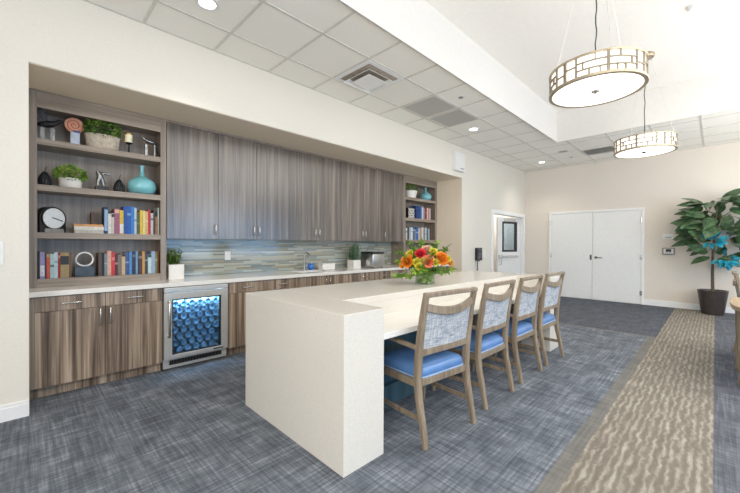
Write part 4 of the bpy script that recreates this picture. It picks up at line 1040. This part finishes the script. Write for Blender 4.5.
bm = B(); box(bm, -.05, .05, -.03, .03, 0, .05, bev=.004); box(bm, -.075, .065, -.036, .036, 0, .008, bev=.002); obj('base', bm, char_m, t)
bm = B(); tube(bm, [(-.03, 0, .055), (-.025, 0, .1), (-.01, 0, .14), (-.012, 0, .165), (-.025, 0, .185), (-.03, 0, .2)], [.014, .018, .027, .026, .02, .018], 10)
tube(bm, [(-.01, 0, .16), (.02, 0, .185), (.05, 0, .18), (.078, 0, .182)], [.02, .015, .013, .009], 8); tube(bm, [(.02, 0, .055), (.015, 0, .09), (-.002, 0, .14)], [.013, .016, .022], 8); tube(bm, [(-.01, 0, .12), (.02, .01, .11), (.03, .012, .08)], [.012, .008, .006], 8)
obj('figure', bm, pewter, t, smooth=60)
def teal_vase(loc, label, s=1):
    t = thing('ceramic_vase', label, 'vase', loc); bm = B()
    lathe(bm, [(0, 0), (.08*s, 0), (.115*s, .02*s), (.135*s, .065*s), (.136*s, .10*s), (.122*s, .14*s), (.09*s, .17*s), (.045*s, .195*s), (.026*s, .215*s), (.02*s, .25*s), (.02*s, .29*s), (.026*s, .315*s), (.02*s, .315*s), (.015*s, .25*s), (0, .25*s)], 40); obj('vase_body', bm, teal_m, t, smooth=60)
    bm = B(); arcbox(bm, .024*s, .028*s, 0, 6.2832, .308*s, .316*s, 24); obj('lip', bm, teal_m, t, smooth=60); return t
teal_vase((.922, 4.44, SZ[2]), 'large round teal ceramic vase with narrow neck, left bookcase')
teal_vase((6.15, 4.44, SZ[3]), 'teal ceramic vase on the top shelf of the right bookcase', .93)
t = thing('planter', 'bushy plant in a white pot on the top shelf of the right bookcase', 'potted plant', (5.62, 4.44, SZ[3]))
bm = B(); lathe(bm, [(0, 0), (.105, 0), (.135, .12), (.14, .15), (.128, .15), (.12, .13), (0, .13)], 32); obj('pot', bm, whitepot_m, t, smooth=40)
obj('foliage', leafball((0, 0, .19), .165, .13, .085, 480, .036, .02, random.Random(4), .12), box_leaf, t)
t = thing('lattice_box', 'black and white lattice patterned box on the second shelf, right bookcase', 'box', (5.58, 4.44, ZR2))
obj('box_body', b1(-.10, .10, -.06, .09, 0, .215, bev=.004), black_m, t)
bm = B()
for k in range(4):
    x0 = -.095+k*.0475
    for j in range(2):
        z0 = .01+j*.098; sweep(bm, [(x0, -.062, z0), (x0+.0475, -.062, z0+.098)], .004, .011, (0, 1, 0)); sweep(bm, [(x0+.0475, -.0625, z0), (x0, -.0625, z0+.098)], .004, .011, (0, 1, 0))
obj('lattice', bm, whitepot_m, t)
t = thing('bookend', 'dark bookend figure at the left of the second shelf, right bookcase', 'bookend', (5.42, 4.44, ZR2))
bm = B(); box(bm, -.05, .04, -.05, .06, 0, .02, bev=.003); lathe(bm, [(.035, .02), (.045, .08), (.03, .13), (.04, .17), (.02, .2), (0, .205)], 18); obj('figure', bm, dark_iron, t, smooth=50)
# clock
t = thing('table_clock', 'arched black table clock with white face on the third shelf', 'clock', (.193, 4.43, Z3)); t.rotation_euler = (0, 0, R(32))
bm = B(); N = 24; pf = [(-.11, 0)]+[(-.11*math.cos(math.pi*k/N), .135+.11*math.sin(math.pi*k/N)) for k in range(N+1)]+[(.11, 0)]
fa = [bm.verts.new((x, -.02, z)) for x, z in pf]; fb = [bm.verts.new((x, .05, z)) for x, z in pf]; n = len(pf)
bm.faces.new(fa); bm.faces.new(fb[::-1])
for k in range(n): bm.faces.new((fa[k], fb[k], fb[(k+1) % n], fa[(k+1) % n]))
obj('case', bm, black_m, t, smooth=40)
fm = lambda z0: Matrix.Translation((.004, z0, .136)) @ Matrix.Rotation(R(90), 4, 'X')
bm = B(); lathe(bm, [(0, 0), (.096, 0), (.096, .006), (0, .006)], 40, mat=fm(-.02)); obj('face', bm, M('clock_face', (232, 236, 236), .4, var=.01), t, smooth=40)
bm = B(); lathe(bm, [(.078, .004), (.088, .002), (.09, .012), (.084, .016), (.08, .012)], 40, mat=fm(-.02)); 
bm.free()
bm = B()
for k in range(40):
    pass
arc = B(); arcbox(arc, .095, .103, 0, 2*math.pi, 0, .012, 48); arc.transform(fm(-.02)); obj('bezel', arc, black_m, t, smooth=40); bm.free()
bm = B(); sweep(bm, [(-.012, -.0285, .142), (.08, -.0285, .112)], .004, .008, (0, 1, 0)); obj('hand', bm, black_m, t)
bm = B()
for k in range(12):
    a = 2*math.pi*k/12; c, s = math.cos(a), math.sin(a); sweep(bm, [(.004+.08*c, -.0265, .136+.08*s), (.004+.088*c, -.0265, .136+.088*s)], .001, .003, (0, 1, 0))
obj('tick_marks', bm, grey_m, t)
obj('pedestal', b1(-.075, .085, -.035, -.0205, 0, .038, bev=.004), M('clock_base_grey', (150, 148, 144), .4), t)
# ring ornament
t = thing('ring_sculpture', 'white open ring on a slate block, bottom shelf', 'sculpture', (.432, 4.42, Z4))
bm = B(); box(bm, -.076, .078, -.04, .04, 0, .098, bev=.004); obj('base', bm, M('slate_block', (74, 88, 100), .5, var=.12), t)
bm = B(); pts = [(.066*math.cos(2*math.pi*k/48), -.012+.012*math.sin(2*math.pi*k/24), .17+.066*math.sin(2*math.pi*k/48)) for k in range(49)]; tube(bm, pts, .0085, 10); obj('ring', bm, M('white_glossy_ring', (238, 238, 236), .25), t, smooth=60)

# ------------------------------------------------------------------ lights
wd = bpy.data.worlds.new('daylight'); S.world = wd; wd.use_nodes = True; nt = wd.node_tree
bg = nt.nodes['Background']
tc = nt.nodes.new('ShaderNodeTexCoord'); sp_ = nt.nodes.new('ShaderNodeSeparateXYZ'); nt.links.new(tc.outputs['Generated'], sp_.inputs[0])
rp = nt.nodes.new('ShaderNodeValToRGB'); nt.links.new(sp_.outputs[2], rp.inputs[0])
rp.color_ramp.elements[0].position = 0; rp.color_ramp.elements[0].color = (.94, .96, 1, 1); rp.color_ramp.elements[1].position = .5; rp.color_ramp.elements[1].color = (.85, .92, 1, 1)
nt.links.new(rp.outputs[0], bg.inputs[0]); bg.inputs[1].default_value = .72
area('overhead_fill', (4.0, -2.6, 3.6), (R(6), 0, 0), 7, 3, 165, (1, .955, .89))  # added soft fill out of view, not a ceiling fitting
area('behind_camera_fill', (-3.2, -1.6, 2.2), (0, R(-72), 0), 3, 3, 230, (1, .96, .91))  # unseen fill, added to lift the island end and far wall
area('window_daylight', (4.0, -4.6, 1.55), (R(90), 0, 0), 8, 1.5, 125, (.12, .5, 1))
area('upward_fill', (1.5, -2.2, 1.0), (R(180), 0, 0), 5, 2.5, 185, (1, .965, .92))  # added upward fill to brighten the ceiling, no real source
area('upward_fill_far', (6.5, -2.6, 1.0), (R(180), 0, 0), 4, 2.5, 175, (1, .965, .92))  # second added upward fill, for the far part of the ceiling
far = area('far_wall_fill', (4.6, -3.6, 2.4), (0, 0, 0), 2.5, 1.5, 65, (1, .965, .92)); far.rotation_euler = (Vector((9.7, 1.6, 1.5))-Vector((4.6, -3.6, 2.4))).to_track_quat('-Z', 'Y').to_euler()
area('corridor_lamp', (9.0, 4.6, 2.65), (0, 0, 0), .8, .4, 30, (1, .97, .92))

# ------------------------------------------------------------------ camera
cd = bpy.data.cameras.new('camera'); cam = bpy.data.objects.new('camera', cd); COL.objects.link(cam)
cd.sensor_width = 36; cd.lens = 346.4/740*36; cd.clip_start = .05; cd.clip_end = 60
yaw, pit, rol = R(44.91), R(-.3275), R(.2123)
fwd = Vector((math.cos(yaw)*math.cos(pit), math.sin(yaw)*math.cos(pit), math.sin(pit)))
rt0 = Vector((math.sin(yaw), -math.cos(yaw), 0)); up0 = rt0.cross(fwd)
rt = rt0*math.cos(rol)+up0*math.sin(rol); up = up0*math.cos(rol)-rt0*math.sin(rol)
mw = Matrix((rt, up, -fwd)).transposed().to_4x4(); mw.translation = Vector((0, 0, 1.3104))
cam.matrix_world = mw
S.camera = cam
S.cycles.transparent_max_bounces = 16
S.view_settings.view_transform = 'Standard'; S.view_settings.look = 'None'; S.view_settings.exposure = 0
